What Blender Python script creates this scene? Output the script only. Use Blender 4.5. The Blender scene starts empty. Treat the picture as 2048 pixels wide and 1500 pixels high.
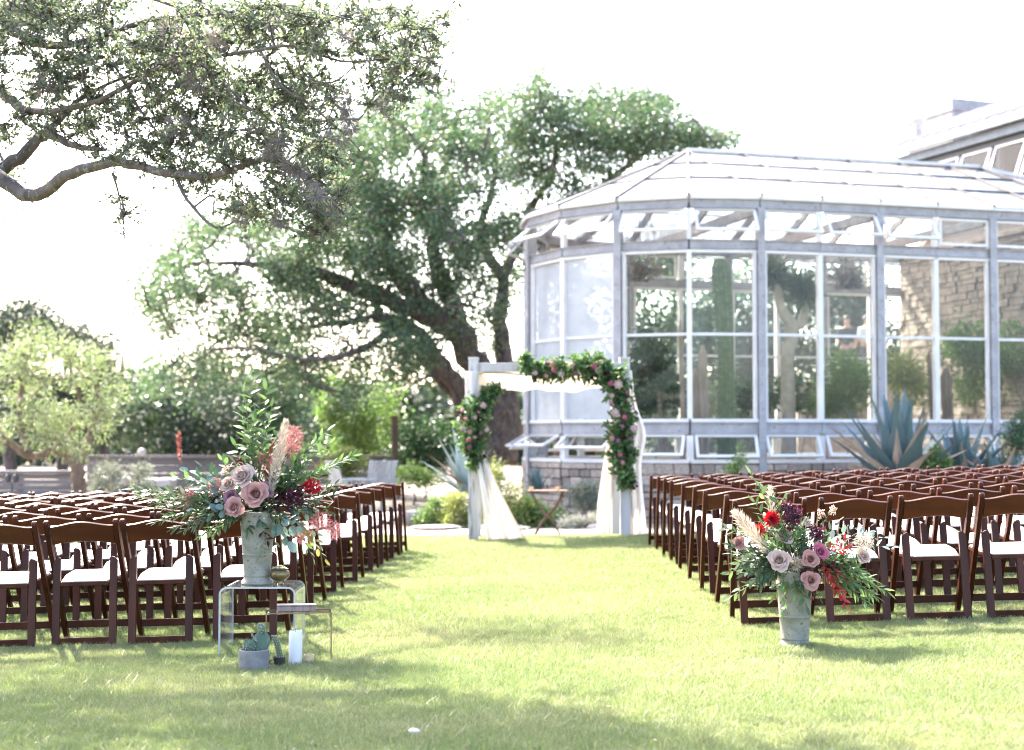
import bpy, bmesh, math, random
import numpy as np
from mathutils import Vector, Matrix, Euler

R = math.radians
rng = np.random.default_rng(7)
random.seed(7)
scene = bpy.context.scene
COL = scene.collection

# ------------------------------------------------------------------ camera
HC = 1.22                       # lens height above the lawn
FPX = 2926.0                    # focal length in photo pixels (80 mm on 6x4.5 film)
PITCH = math.atan(127.0 / FPX)  # tilted up a little
cam_d = bpy.data.cameras.new('camera')
cam = bpy.data.objects.new('camera', cam_d)
COL.objects.link(cam)
cam.location = (0, 0, HC)
cam.rotation_euler = (R(90) + PITCH, 0, 0)
cam_d.sensor_width = 56.0
cam_d.lens = 80.0
cam_d.clip_end = 3000
cam_d.dof.use_dof = True
cam_d.dof.focus_distance = 8.5
cam_d.dof.aperture_fstop = 3.2
scene.camera = cam

# ------------------------------------------------------------------ world, sun, exposure
SUN_EL, SUN_AZ = R(43), math.atan2(-0.52, 0.854)   # azimuth measured from +Y towards +X
world = bpy.data.worlds.new('World')
scene.world = world
world.use_nodes = True
wn = world.node_tree.nodes
wl = world.node_tree.links
wn.clear()
sky = wn.new('ShaderNodeTexSky')
sky.sky_type = 'NISHITA'
sky.sun_disc = False
sky.sun_elevation = SUN_EL
sky.sun_rotation = SUN_AZ
sky.air_density = 0.8
sky.dust_density = 3.5
sky.ozone_density = 0.4
bg = wn.new('ShaderNodeBackground')
bg.inputs['Strength'].default_value = 0.145
wo = wn.new('ShaderNodeOutputWorld')
wl.new(sky.outputs[0], bg.inputs[0])
wl.new(bg.outputs[0], wo.inputs[0])

sun_d = bpy.data.lights.new('sun', 'SUN')
sun_d.energy = 3.6
sun_d.angle = R(0.55)
sun_d.color = (1.0, 0.93, 0.82)
sun = bpy.data.objects.new('sun', sun_d)
COL.objects.link(sun)
to_sun = Vector((math.sin(SUN_AZ) * math.cos(SUN_EL), math.cos(SUN_AZ) * math.cos(SUN_EL), math.sin(SUN_EL)))
sun.rotation_euler = to_sun.to_track_quat('Z', 'Y').to_euler()
sun.location = to_sun * 60

scene.view_settings.view_transform = 'Standard'
scene.view_settings.look = 'None'
scene.view_settings.gamma = 1.0
scene.view_settings.use_curve_mapping = False
scene.view_settings.exposure = 3.15
scene.render.engine = 'CYCLES'
cy = scene.cycles
cy.use_denoising = True
cy.max_bounces = 8
cy.pixel_filter_type = 'BLACKMAN_HARRIS'
cy.filter_width = 1.05
cy.diffuse_bounces = 4
cy.glossy_bounces = 4
cy.transmission_bounces = 6
cy.transparent_max_bounces = 32
cy.caustics_reflective = False
cy.caustics_refractive = False
cy.sample_clamp_indirect = 8.0

# ------------------------------------------------------------------ helpers
CP, SP = math.cos(PITCH), math.sin(PITCH)


def at(px, py, Z):
    """a place Z metres ahead of the lens, given where the photo shows it"""
    a = (px - 1024.0) / FPX
    b = (750.0 - py) / FPX
    d = Vector((a, CP - b * SP, SP + b * CP))
    return Vector((0, 0, HC)) + d * (Z / d.y)


def gz(x, y):
    """height of the ground: the lawn rises gently to the right, drops behind the arch"""
    s = 0.03 * max(-7.0, min(7.0, x))
    if y > 17.4:
        k = min(1.0, (y - 17.4) / 2.6)
        return s * (1 - k) - 0.13 * k
    return s


def ground_at(px, Z):
    x = (px - 1024.0) / FPX * Z
    return Vector((x, Z, gz(x, Z)))


class MB:
    """collects geometry for ONE mesh object"""

    def __init__(self):
        self.v, self.f = [], []

    def add(self, verts, faces):
        o = len(self.v)
        self.v.extend([tuple(p) for p in verts])
        self.f.extend([tuple(i + o for i in q) for q in faces])
        return self

    def box(self, c, s, m=None):
        x, y, z = s[0] / 2, s[1] / 2, s[2] / 2
        vs = [Vector(p) for p in ((-x, -y, -z), (x, -y, -z), (x, y, -z), (-x, y, -z), (-x, -y, z), (x, -y, z), (x, y, z), (-x, y, z))]
        if m is not None:
            vs = [m @ p for p in vs]
        c = Vector(c)
        return self.add([p + c for p in vs], [(0, 3, 2, 1), (4, 5, 6, 7), (0, 1, 5, 4), (1, 2, 6, 5), (2, 3, 7, 6), (3, 0, 4, 7)])

    def bar(self, a, b, w, h, up=(0, 0, 1)):
        """box from a to b, w wide sideways, h along up"""
        a, b = Vector(a), Vector(b)
        d = b - a
        L = d.length
        d.normalize()
        u = Vector(up)
        s = d.cross(u)
        if s.length < 1e-5:
            s = d.cross(Vector((0, 1, 0)))
        s.normalize()
        u = s.cross(d)
        m = Matrix((s, d, u)).transposed()
        return self.box((a + b) / 2, (w, L, h), m)

    def tube(self, pts, rad, n=8, caps=True):
        pts = [Vector(p) for p in pts]
        if not hasattr(rad, '__len__'):
            rad = [rad] * len(pts)
        t = (pts[1] - pts[0]).normalized()
        ref = Vector((0, 0, 1)) if abs(t.z) < 0.9 else Vector((1, 0, 0))
        u = t.cross(ref).normalized()
        o = len(self.v)
        for i, p in enumerate(pts):
            if i == 0:
                t = pts[1] - pts[0]
            elif i == len(pts) - 1:
                t = pts[-1] - pts[-2]
            else:
                t = pts[i + 1] - pts[i - 1]
            t.normalize()
            u = (u - t * u.dot(t))
            if u.length < 1e-6:
                u = t.orthogonal()
            u.normalize()
            w = t.cross(u)
            for k in range(n):
                a = 2 * math.pi * k / n
                self.v.append(tuple(p + (u * math.cos(a) + w * math.sin(a)) * rad[i]))
        for i in range(len(pts) - 1):
            for k in range(n):
                a, b = o + i * n + k, o + i * n + (k + 1) % n
                self.f.append((a, b, b + n, a + n))
        if caps:
            self.f.append(tuple(o + k for k in reversed(range(n))))
            self.f.append(tuple(o + (len(pts) - 1) * n + k for k in range(n)))
        return self

    def lathe(self, prof, n=24, c=(0, 0, 0)):
        c = Vector(c)
        o = len(self.v)
        for r, z in prof:
            for k in range(n):
                a = 2 * math.pi * k / n
                self.v.append((c.x + r * math.cos(a), c.y + r * math.sin(a), c.z + z))
        for i in range(len(prof) - 1):
            for k in range(n):
                a, b = o + i * n + k, o + i * n + (k + 1) % n
                self.f.append((a, b, b + n, a + n))
        self.f.append(tuple(o + k for k in reversed(range(n))))
        self.f.append(tuple(o + (len(prof) - 1) * n + k for k in range(n)))
        return self

    def prism(self, poly, axis, a, b):
        """closed polygon of 2-D points swept along an axis (0 x, 1 y, 2 z) from a to b"""
        def P(p, t):
            if axis == 0:
                return (t, p[0], p[1])
            if axis == 1:
                return (p[0], t, p[1])
            return (p[0], p[1], t)
        n = len(poly)
        vs = [P(p, a) for p in poly] + [P(p, b) for p in poly]
        fs = [tuple(range(n)), tuple(reversed(range(n, 2 * n)))]
        fs += [(i, i + n, (i + 1) % n + n, (i + 1) % n) for i in range(n)]
        return self.add(vs, fs)

    def slab(self, nu, nv, top, bot):
        """closed sheet with two faces: top(u, v) and bot(u, v), u and v in 0..1"""
        o = len(self.v)
        for fn in (top, bot):
            for j in range(nv + 1):
                for i in range(nu + 1):
                    self.v.append(tuple(fn(i / nu, j / nv)))
        n = (nu + 1) * (nv + 1)
        ix = lambda i, j, k: o + k * n + j * (nu + 1) + i
        for j in range(nv):
            for i in range(nu):
                self.f.append((ix(i, j, 0), ix(i + 1, j, 0), ix(i + 1, j + 1, 0), ix(i, j + 1, 0)))
                self.f.append((ix(i, j, 1), ix(i, j + 1, 1), ix(i + 1, j + 1, 1), ix(i + 1, j, 1)))
        for i in range(nu):
            self.f.append((ix(i, 0, 0), ix(i, 0, 1), ix(i + 1, 0, 1), ix(i + 1, 0, 0)))
            self.f.append((ix(i, nv, 0), ix(i + 1, nv, 0), ix(i + 1, nv, 1), ix(i, nv, 1)))
        for j in range(nv):
            self.f.append((ix(0, j, 0), ix(0, j + 1, 0), ix(0, j + 1, 1), ix(0, j, 1)))
            self.f.append((ix(nu, j, 0), ix(nu, j, 1), ix(nu, j + 1, 1), ix(nu, j + 1, 0)))
        return self

    def mesh(self, name, mat=None, smooth=False, bevel=0.0):
        me = bpy.data.meshes.new(name)
        me.from_pydata(self.v, [], self.f)
        bm = bmesh.new()
        bm.from_mesh(me)
        bmesh.ops.recalc_face_normals(bm, faces=bm.faces)
        if bevel > 0:
            bmesh.ops.bevel(bm, geom=[e for e in bm.edges if e.is_manifold and e.calc_face_angle(0) > 0.6], offset=bevel, segments=1, affect='EDGES', clamp_overlap=True)
        bm.to_mesh(me)
        bm.free()
        if mat:
            me.materials.append(mat)
        if smooth:
            me.polygons.foreach_set('use_smooth', [True] * len(me.polygons))
            me.set_sharp_from_angle(angle=R(38))
        me.update()
        return me

    def build(self, name, mat=None, parent=None, smooth=False, bevel=0.0):
        return link(name, self.mesh(name, mat, smooth, bevel), parent)


def link(name, me, parent=None):
    o = bpy.data.objects.new(name, me)
    COL.objects.link(o)
    if parent is not None:
        o.parent = parent
    return o


def tag(o, label=None, cat=None, group=None, kind=None):
    if label:
        o['label'] = label
    if cat:
        o['category'] = cat
    if group:
        o['group'] = group
    if kind:
        o['kind'] = kind
    return o


def thing(name, label, cat, loc=(0, 0, 0), rz=0.0, group=None):
    o = bpy.data.objects.new(name, None)
    o.empty_display_size = 0.1
    COL.objects.link(o)
    o.location = loc
    o.rotation_euler = (0, 0, rz)
    return tag(o, label, cat, group)


def copy_tree(o, parent=None):
    c = o.copy()
    COL.objects.link(c)
    c.parent = parent
    for ch in list(o.children):
        copy_tree(ch, c)
    return c


def np_mesh(name, V, F, mat):
    """mesh from numpy arrays: V (n,3), F (m,k)"""
    me = bpy.data.meshes.new(name)
    V = np.ascontiguousarray(V, dtype=np.float32)
    F = np.ascontiguousarray(F, dtype=np.int32)
    k = F.shape[1]
    me.vertices.add(len(V))
    me.vertices.foreach_set('co', V.ravel())
    me.loops.add(F.size)
    me.loops.foreach_set('vertex_index', F.ravel())
    me.polygons.add(len(F))
    me.polygons.foreach_set('loop_start', np.arange(0, F.size, k, dtype=np.int32))
    me.update(calc_edges=True)
    me.materials.append(mat)
    return me


def unit(a):
    return a / (np.linalg.norm(a, axis=1, keepdims=True) + 1e-9)


def leaf_arrays(P, D, L, W, fold=0.0, r=rng):
    """leaf blades at P along D: diamonds, or folded along the midrib when fold > 0"""
    n = len(P)
    D = unit(D)
    S = unit(np.cross(D, unit(r.normal(size=(n, 3)))))
    N = np.cross(D, S)
    L = np.broadcast_to(np.asarray(L, float), (n,))[:, None]
    W = np.broadcast_to(np.asarray(W, float), (n,))[:, None]
    if fold <= 0:
        V = np.stack([P, P + D * L * 0.5 + S * W * 0.5, P + D * L, P + D * L * 0.5 - S * W * 0.5], 1).reshape(-1, 3)
        F = np.arange(4 * n).reshape(n, 4)
        return V, F
    m1 = P + D * L * 0.30
    m2 = P + D * L * 0.72 - N * L * 0.05
    V = np.stack([P, m1 + S * W * 0.5 + N * W * fold, m2 + S * W * 0.40 + N * W * fold, P + D * L - N * L * 0.13,
                  m2 - S * W * 0.40 + N * W * fold, m1 - S * W * 0.5 + N * W * fold], 1).reshape(-1, 3)
    b = 6 * np.arange(n)[:, None]
    F = np.concatenate([b + np.array([[0, 1, 2, 3]]), b + np.array([[0, 3, 4, 5]])], 0)
    return V, F


def join_arrays(parts):
    Vs, Fs, o = [], [], 0
    for V, F in parts:
        Vs.append(V)
        Fs.append(F + o)
        o += len(V)
    return np.concatenate(Vs), np.concatenate(Fs)


# ------------------------------------------------------------------ materials
def new_mat(name):
    m = bpy.data.materials.new(name)
    m.use_nodes = True
    m.node_tree.nodes.clear()
    return m, m.node_tree.nodes, m.node_tree.links


def mix_col(n, l, fac, a, b):
    x = n.new('ShaderNodeMix')
    x.data_type = 'RGBA'
    if isinstance(fac, (int, float)):
        x.inputs[0].default_value = fac
    else:
        l.new(fac, x.inputs[0])
    for s, v in ((6, a), (7, b)):
        if isinstance(v, tuple):
            x.inputs[s].default_value = (*v[:3], 1)
        else:
            l.new(v, x.inputs[s])
    return x.outputs[2]


def ramp(n, l, src, lo, hi):
    r = n.new('ShaderNodeMapRange')
    r.inputs['From Min'].default_value = lo
    r.inputs['From Max'].default_value = hi
    l.new(src, r.inputs['Value'])
    return r.outputs[0]


def surf_mat(name, c1, c2=None, rough=0.6, scale=6.0, stretch=(1, 1, 1), bump=0.0, metal=0.0, spec=0.5, detail=6.0, lo=0.35, hi=0.65, c3=None, coat=0.0, rand=0.0):
    """painted, wooden, stone or metal surface with worn noise colour and fine relief"""
    m, n, l = new_mat(name)
    out = n.new('ShaderNodeOutputMaterial')
    p = n.new('ShaderNodeBsdfPrincipled')
    l.new(p.outputs[0], out.inputs[0])
    p.inputs['Roughness'].default_value = rough
    p.inputs['Metallic'].default_value = metal
    p.inputs['Specular IOR Level'].default_value = spec
    p.inputs['Coat Weight'].default_value = coat
    tc = n.new('ShaderNodeTexCoord')
    mp = n.new('ShaderNodeMapping')
    mp.inputs['Scale'].default_value = stretch
    l.new(tc.outputs['Object'], mp.inputs[0])
    nz = n.new('ShaderNodeTexNoise')
    nz.inputs['Scale'].default_value = scale
    nz.inputs['Detail'].default_value = detail
    l.new(mp.outputs[0], nz.inputs['Vector'])
    col = mix_col(n, l, ramp(n, l, nz.outputs['Fac'], lo, hi), c1, c2 or c1)
    if c3:
        n2 = n.new('ShaderNodeTexNoise')
        n2.inputs['Scale'].default_value = scale * 3.7
        n2.inputs['Detail'].default_value = 5
        l.new(mp.outputs[0], n2.inputs['Vector'])
        col = mix_col(n, l, ramp(n, l, n2.outputs['Fac'], 0.58, 0.68), col, c3)
    if rand > 0:
        oi = n.new('ShaderNodeObjectInfo')
        hsv = n.new('ShaderNodeHueSaturation')
        l.new(ramp2(n, l, oi.outputs['Random'], 1 - rand, 1 + rand), hsv.inputs['Value'])
        l.new(col, hsv.inputs['Color'])
        col = hsv.outputs[0]
    l.new(col, p.inputs['Base Color'])
    if bump > 0:
        b = n.new('ShaderNodeBump')
        b.inputs['Strength'].default_value = bump
        b.inputs['Distance'].default_value = 0.02
        l.new(nz.outputs['Fac'], b.inputs['Height'])
        l.new(b.outputs[0], p.inputs['Normal'])
    return m


def ramp2(n, l, src, a, b):
    r = n.new('ShaderNodeMapRange')
    r.inputs['To Min'].default_value = a
    r.inputs['To Max'].default_value = b
    l.new(src, r.inputs['Value'])
    return r.outputs[0]


def leaf_mat(name, c1, c2, c3=None, trans=0.4, rough=0.45, tint=(1.02, 1.12, 0.80), spec=0.4, patch=0.0):
    """thin leaf: colour differs from leaf to leaf, light passes through"""
    m, n, l = new_mat(name)
    out = n.new('ShaderNodeOutputMaterial')
    g = n.new('ShaderNodeNewGeometry')
    oi = n.new('ShaderNodeObjectInfo')
    ad = n.new('ShaderNodeMath')
    ad.operation = 'ADD'
    l.new(g.outputs['Random Per Island'], ad.inputs[0])
    l.new(oi.outputs['Random'], ad.inputs[1])
    fr = n.new('ShaderNodeMath')
    fr.operation = 'FRACT'
    l.new(ad.outputs[0], fr.inputs[0])
    col = mix_col(n, l, fr.outputs[0], c1, c2)
    if c3:
        col = mix_col(n, l, ramp(n, l, fr.outputs[0], 0.82, 0.95), col, c3)
    if patch > 0:
        nz = n.new('ShaderNodeTexNoise')
        nz.inputs['Scale'].default_value = patch
        l.new(g.outputs['Position'], nz.inputs['Vector'])
        hsv = n.new('ShaderNodeHueSaturation')
        l.new(ramp2(n, l, nz.outputs['Fac'], 0.55, 1.45), hsv.inputs['Value'])
        l.new(col, hsv.inputs['Color'])
        col = hsv.outputs[0]
    p = n.new('ShaderNodeBsdfPrincipled')
    p.inputs['Roughness'].default_value = rough
    p.inputs['Specular IOR Level'].default_value = spec
    l.new(col, p.inputs['Base Color'])
    t = n.new('ShaderNodeBsdfTranslucent')
    vm = n.new('ShaderNodeVectorMath')
    vm.operation = 'MULTIPLY'
    vm.inputs[1].default_value = tint
    l.new(col, vm.inputs[0])
    l.new(vm.outputs[0], t.inputs['Color'])
    mx = n.new('ShaderNodeMixShader')
    mx.inputs[0].default_value = trans
    l.new(p.outputs[0], mx.inputs[1])
    l.new(t.outputs[0], mx.inputs[2])
    l.new(mx.outputs[0], out.inputs[0])
    return m


def glass_mat(name, tint=(0.93, 0.96, 0.95), dirt=0.05, dirt_col=(0.8, 0.8, 0.8), refl=1.0):
    """thin clear sheet: passes light straight on, mirrors by Fresnel, carries a film of dust"""
    m, n, l = new_mat(name)
    out = n.new('ShaderNodeOutputMaterial')
    tr = n.new('ShaderNodeBsdfTransparent')
    tr.inputs[0].default_value = (*tint, 1)
    gl = n.new('ShaderNodeBsdfGlossy')
    gl.inputs['Roughness'].default_value = 0.02
    fr = n.new('ShaderNodeFresnel')
    gb = n.new('ShaderNodeNewGeometry')
    l.new(ramp2(n, l, gb.outputs['Backfacing'], 1.5, 1 / 1.5), fr.inputs['IOR'])   # a thin sheet: no total reflection inside
    mu = n.new('ShaderNodeMath')
    mu.operation = 'MULTIPLY'
    mu.inputs[1].default_value = refl
    l.new(fr.outputs[0], mu.inputs[0])
    m1 = n.new('ShaderNodeMixShader')
    l.new(mu.outputs[0], m1.inputs[0])
    l.new(tr.outputs[0], m1.inputs[1])
    l.new(gl.outputs[0], m1.inputs[2])
    df = n.new('ShaderNodeBsdfDiffuse')
    df.inputs[0].default_value = (*dirt_col, 1)
    tl = n.new('ShaderNodeBsdfTranslucent')
    tl.inputs[0].default_value = (*dirt_col, 1)
    md = n.new('ShaderNodeMixShader')
    l.new(df.outputs[0], md.inputs[1])
    l.new(tl.outputs[0], md.inputs[2])
    nz = n.new('ShaderNodeTexNoise')
    nz.inputs['Scale'].default_value = 1.7
    nz.inputs['Detail'].default_value = 7
    g = n.new('ShaderNodeNewGeometry')
    l.new(g.outputs['Position'], nz.inputs['Vector'])
    m2 = n.new('ShaderNodeMixShader')
    l.new(ramp2(n, l, nz.outputs['Fac'], dirt * 0.3, dirt * 1.7), m2.inputs[0])
    l.new(m1.outputs[0], m2.inputs[1])
    l.new(md.outputs[0], m2.inputs[2])
    l.new(m2.outputs[0], out.inputs[0])
    return m


def cloth_mat(name, c, trans=0.35, rough=0.9):
    m, n, l = new_mat(name)
    out = n.new('ShaderNodeOutputMaterial')
    p = n.new('ShaderNodeBsdfPrincipled')
    p.inputs['Base Color'].default_value = (*c, 1)
    p.inputs['Roughness'].default_value = rough
    nz = n.new('ShaderNodeTexNoise')
    nz.inputs['Scale'].default_value = 220
    b = n.new('ShaderNodeBump')
    b.inputs['Strength'].default_value = 0.12
    b.inputs['Distance'].default_value = 0.004
    l.new(nz.outputs['Fac'], b.inputs['Height'])
    l.new(b.outputs[0], p.inputs['Normal'])
    t = n.new('ShaderNodeBsdfTranslucent')
    t.inputs['Color'].default_value = (*c, 1)
    mx = n.new('ShaderNodeMixShader')
    mx.inputs[0].default_value = trans
    l.new(p.outputs[0], mx.inputs[1])
    l.new(t.outputs[0], mx.inputs[2])
    l.new(mx.outputs[0], out.inputs[0])
    return m


M = {}
M['wood'] = surf_mat('dark_mahogany', (0.032, 0.0082, 0.0045), (0.058, 0.0155, 0.0078), 0.34, 9, (1, 1, 0.12), 0.04, spec=0.15, rand=0.25)
M['wood_back'] = surf_mat('dark_mahogany_board', (0.048, 0.0115, 0.0050), (0.084, 0.0205, 0.0080), 0.34, 9, (0.12, 1, 1), 0.04, spec=0.28, rand=0.25)
M['vinyl'] = surf_mat('white_vinyl', (0.34, 0.31, 0.285), (0.40, 0.365, 0.335), 0.6, 14, bump=0.05)
M['steel'] = surf_mat('galvanised_steel', (0.265, 0.25, 0.255), (0.35, 0.33, 0.335), 0.6, 5, bump=0.03, metal=0.05, c3=(0.20, 0.185, 0.185))
M['white_metal'] = surf_mat('white_painted_metal', (0.60, 0.56, 0.54), (0.68, 0.64, 0.615), 0.5, 3, bump=0.02)
M['roof_white'] = None
M['glass'] = glass_mat('window_glass', (0.94, 0.965, 0.955), 0.008, (0.8, 0.8, 0.84), 0.35)
M['glass_sky_white'] = glass_mat('sky_whitened_window_glass', (0.92, 0.95, 0.95), 0.55, (0.72, 0.72, 0.75), 0.8)  # white film stands in for mirrored sky as well as condensation
M['acrylic'] = glass_mat('clear_acrylic', (0.96, 0.975, 0.97), 0.025, (0.9, 0.9, 0.9), 1.1)
M['bark'] = surf_mat('oak_bark', (0.050, 0.037, 0.031), (0.13, 0.10, 0.088), 0.9, 9, (1, 1, 0.6), 1.0, c3=(0.22, 0.20, 0.185))
M['bark_light'] = surf_mat('brown_bark', (0.10, 0.065, 0.045), (0.19, 0.13, 0.09), 0.9, 7, (1, 1, 0.35), 0.8)
M['twig'] = surf_mat('twig_bark', (0.09, 0.065, 0.05), (0.16, 0.12, 0.10), 0.9, 20)
M['stem'] = surf_mat('green_stem', (0.10, 0.12, 0.05), (0.14, 0.13, 0.06), 0.7, 30)
M['stone'] = surf_mat('limestone', (0.23, 0.175, 0.14), (0.40, 0.325, 0.27), 0.9, 5, bump=0.5, c3=(0.13, 0.10, 0.08), rand=0.35)
M['mortar'] = surf_mat('mortar', (0.15, 0.125, 0.105), (0.21, 0.175, 0.15), 0.95, 12, bump=0.3)
M['concrete'] = surf_mat('grey_concrete', (0.13, 0.125, 0.12), (0.20, 0.19, 0.185), 0.85, 16, bump=0.25, c3=(0.14, 0.14, 0.14))
M['urn'] = surf_mat('weathered_zinc', (0.165, 0.155, 0.12), (0.25, 0.235, 0.19), 0.65, 14, bump=0.16, metal=0.1, c3=(0.12, 0.105, 0.075))
M['whitewash'] = surf_mat('whitewashed_wood', (0.42, 0.385, 0.36), (0.55, 0.51, 0.48), 0.8, 6, (1, 1, 0.12), 0.3, c3=(0.24, 0.21, 0.19))
M['grey_wood'] = surf_mat('weathered_grey_wood', (0.12, 0.095, 0.085), (0.21, 0.175, 0.16), 0.85, 5, (0.2, 1, 1), 0.3)
M['brown_wood'] = surf_mat('brown_post_wood', (0.10, 0.06, 0.045), (0.16, 0.105, 0.08), 0.85, 5, (1, 1, 0.2), 0.3)
M['bronze'] = surf_mat('aged_bronze', (0.12, 0.085, 0.04), (0.22, 0.17, 0.09), 0.38, 18, bump=0.2, metal=0.8)
M['copper_edge'] = surf_mat('bronze_rod', (0.20, 0.12, 0.06), (0.28, 0.18, 0.10), 0.4, 20, metal=0.7)
M['wax'] = surf_mat('candle_wax', (0.60, 0.58, 0.565), (0.66, 0.64, 0.62), 0.5, 10)
M['gold'] = surf_mat('gilded_glass', (0.55, 0.40, 0.22), (0.72, 0.58, 0.38), 0.35, 25, metal=0.4)
M['black_metal'] = surf_mat('black_metal', (0.018, 0.018, 0.02), (0.03, 0.03, 0.03), 0.5, 10)
M['soil'] = surf_mat('potting_soil', (0.03, 0.022, 0.018), (0.09, 0.08, 0.075), 0.95, 60, bump=0.8, c3=(0.5, 0.48, 0.46))
M['drape'] = cloth_mat('sheer_ivory_cloth', (0.80, 0.755, 0.71), 0.42)
M['rock_white'] = surf_mat('bleached_rock', (0.17, 0.15, 0.135), (0.27, 0.245, 0.225), 0.9, 8, bump=0.4)
M['pavers'] = surf_mat('pale_path_stone', (0.24, 0.20, 0.18), (0.33, 0.28, 0.255), 0.9, 3, bump=0.3)

m, n, l = new_mat('white_roof_sheet')
out = n.new('ShaderNodeOutputMaterial')
p = n.new('ShaderNodeBsdfPrincipled')
p.inputs['Base Color'].default_value = (0.56, 0.55, 0.55, 1)
p.inputs['Roughness'].default_value = 0.35
t = n.new('ShaderNodeBsdfTranslucent')
t.inputs[0].default_value = (0.8, 0.8, 0.8, 1)
tp = n.new('ShaderNodeBsdfTransparent')
tp.inputs[0].default_value = (0.9, 0.9, 0.9, 1)
m1 = n.new('ShaderNodeMixShader')
m1.inputs[0].default_value = 0.5
l.new(p.outputs[0], m1.inputs[1])
l.new(t.outputs[0], m1.inputs[2])
m2 = n.new('ShaderNodeMixShader')
m2.inputs[0].default_value = 0.42
l.new(m1.outputs[0], m2.inputs[1])
l.new(tp.outputs[0], m2.inputs[2])
l.new(m2.outputs[0], out.inputs[0])
M['roof_white'] = m

M['oak_leaf'] = leaf_mat('oak_leaf', (0.046, 0.092, 0.050), (0.120, 0.172, 0.090), (0.19, 0.19, 0.12), 0.38, 0.34, patch=0.6)
M['oak_leaf_near'] = leaf_mat('oak_leaf_near', (0.085, 0.115, 0.075), (0.19, 0.21, 0.14), (0.24, 0.21, 0.15), 0.48, 0.34, spec=0.5, patch=1.5)
M['juniper_leaf'] = leaf_mat('juniper_leaf', (0.022, 0.036, 0.022), (0.052, 0.070, 0.042), None, 0.2, 0.6, patch=0.4)
M['pale_leaf'] = leaf_mat('pale_feathery_leaf', (0.15, 0.185, 0.095), (0.25, 0.285, 0.155), None, 0.42, 0.5, patch=0.8)
M['bright_leaf'] = leaf_mat('bright_shrub_leaf', (0.09, 0.15, 0.045), (0.17, 0.24, 0.08), None, 0.45, 0.5, patch=0.9)
M['dark_leaf'] = leaf_mat('dark_shrub_leaf', (0.022, 0.055, 0.024), (0.05, 0.10, 0.04), None, 0.3, 0.45, patch=0.9)
M['yellow_leaf'] = leaf_mat('yellow_shrub_leaf', (0.17, 0.19, 0.06), (0.30, 0.31, 0.10), None, 0.45, 0.5, patch=1.2)
M['silver_leaf'] = leaf_mat('silver_shrub_leaf', (0.13, 0.15, 0.11), (0.21, 0.23, 0.18), None, 0.3, 0.6, tint=(1, 1, 0.9))
M['white_flower'] = leaf_mat('white_flower', (0.55, 0.52, 0.42), (0.72, 0.68, 0.58), (0.25, 0.28, 0.12), 0.4, 0.7, tint=(1, 1, 0.9))
M['moss'] = leaf_mat('ball_moss', (0.17, 0.145, 0.135), (0.30, 0.265, 0.25), None, 0.25, 0.9, tint=(1, 0.95, 0.9), spec=0.1)
M['agave'] = surf_mat('blue_agave', (0.055, 0.095, 0.098), (0.095, 0.145, 0.145), 0.6, 4, (1, 1, 0.3), 0.05, c3=(0.12, 0.16, 0.15))
M['agave_dry'] = surf_mat('dried_agave', (0.26, 0.19, 0.14), (0.42, 0.33, 0.26), 0.85, 6, (1, 1, 0.3), 0.2)
M['cactus'] = surf_mat('cactus_green', (0.075, 0.10, 0.036), (0.12, 0.145, 0.055), 0.7, 10, bump=0.2)
M['pear'] = surf_mat('prickly_pear', (0.05, 0.09, 0.055), (0.08, 0.125, 0.08), 0.6, 14, bump=0.1)
M['spine'] = surf_mat('cactus_spine', (0.5, 0.47, 0.36), (0.6, 0.56, 0.45), 0.8, 10)
# cut foliage and flowers
M['f_green'] = leaf_mat('fresh_green_leaf', (0.075, 0.14, 0.055), (0.15, 0.22, 0.09), None, 0.4, 0.5, spec=0.22)
M['f_olive'] = leaf_mat('olive_leaf', (0.05, 0.085, 0.042), (0.10, 0.135, 0.075), (0.17, 0.19, 0.13), 0.3, 0.55, spec=0.2)
M['f_euca'] = leaf_mat('eucalyptus_leaf', (0.13, 0.19, 0.165), (0.21, 0.27, 0.235), None, 0.25, 0.5, tint=(1, 1.1, 0.9))
M['f_dark'] = leaf_mat('burgundy_leaf', (0.035, 0.012, 0.016), (0.085, 0.032, 0.038), None, 0.3, 0.65, tint=(1.4, 0.6, 0.7), spec=0.12)
M['f_red'] = leaf_mat('red_leaf', (0.30, 0.02, 0.025), (0.42, 0.07, 0.05), None, 0.4, 0.45, tint=(1.2, 0.5, 0.4))
M['f_yellow'] = leaf_mat('yellowing_leaf', (0.22, 0.23, 0.08), (0.40, 0.34, 0.13), None, 0.4, 0.5, tint=(1, 1, 0.6))
M['rose_mauve'] = leaf_mat('mauve_rose', (0.43, 0.235, 0.21), (0.53, 0.31, 0.28), None, 0.32, 0.6, tint=(1, 0.8, 0.75), spec=0.2)
M['rose_cream'] = leaf_mat('cream_rose', (0.48, 0.345, 0.30), (0.58, 0.445, 0.39), None, 0.3, 0.6, tint=(1, 0.92, 0.85), spec=0.2)
M['rose_pink'] = leaf_mat('pink_rose', (0.40, 0.10, 0.17), (0.50, 0.17, 0.24), None, 0.3, 0.6, tint=(1, 0.7, 0.75), spec=0.2)
M['rose_plum'] = leaf_mat('plum_rose', (0.22, 0.10, 0.14), (0.30, 0.16, 0.20), None, 0.3, 0.6, tint=(1, 0.7, 0.8), spec=0.2)
M['dahlia'] = leaf_mat('crimson_dahlia', (0.33, 0.008, 0.018), (0.48, 0.02, 0.03), None, 0.3, 0.5, tint=(1.2, 0.4, 0.4), spec=0.2)
M['berry'] = leaf_mat('plum_bloom', (0.06, 0.012, 0.03), (0.12, 0.03, 0.06), None, 0.2, 0.5, tint=(1.2, 0.5, 0.8))
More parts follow.
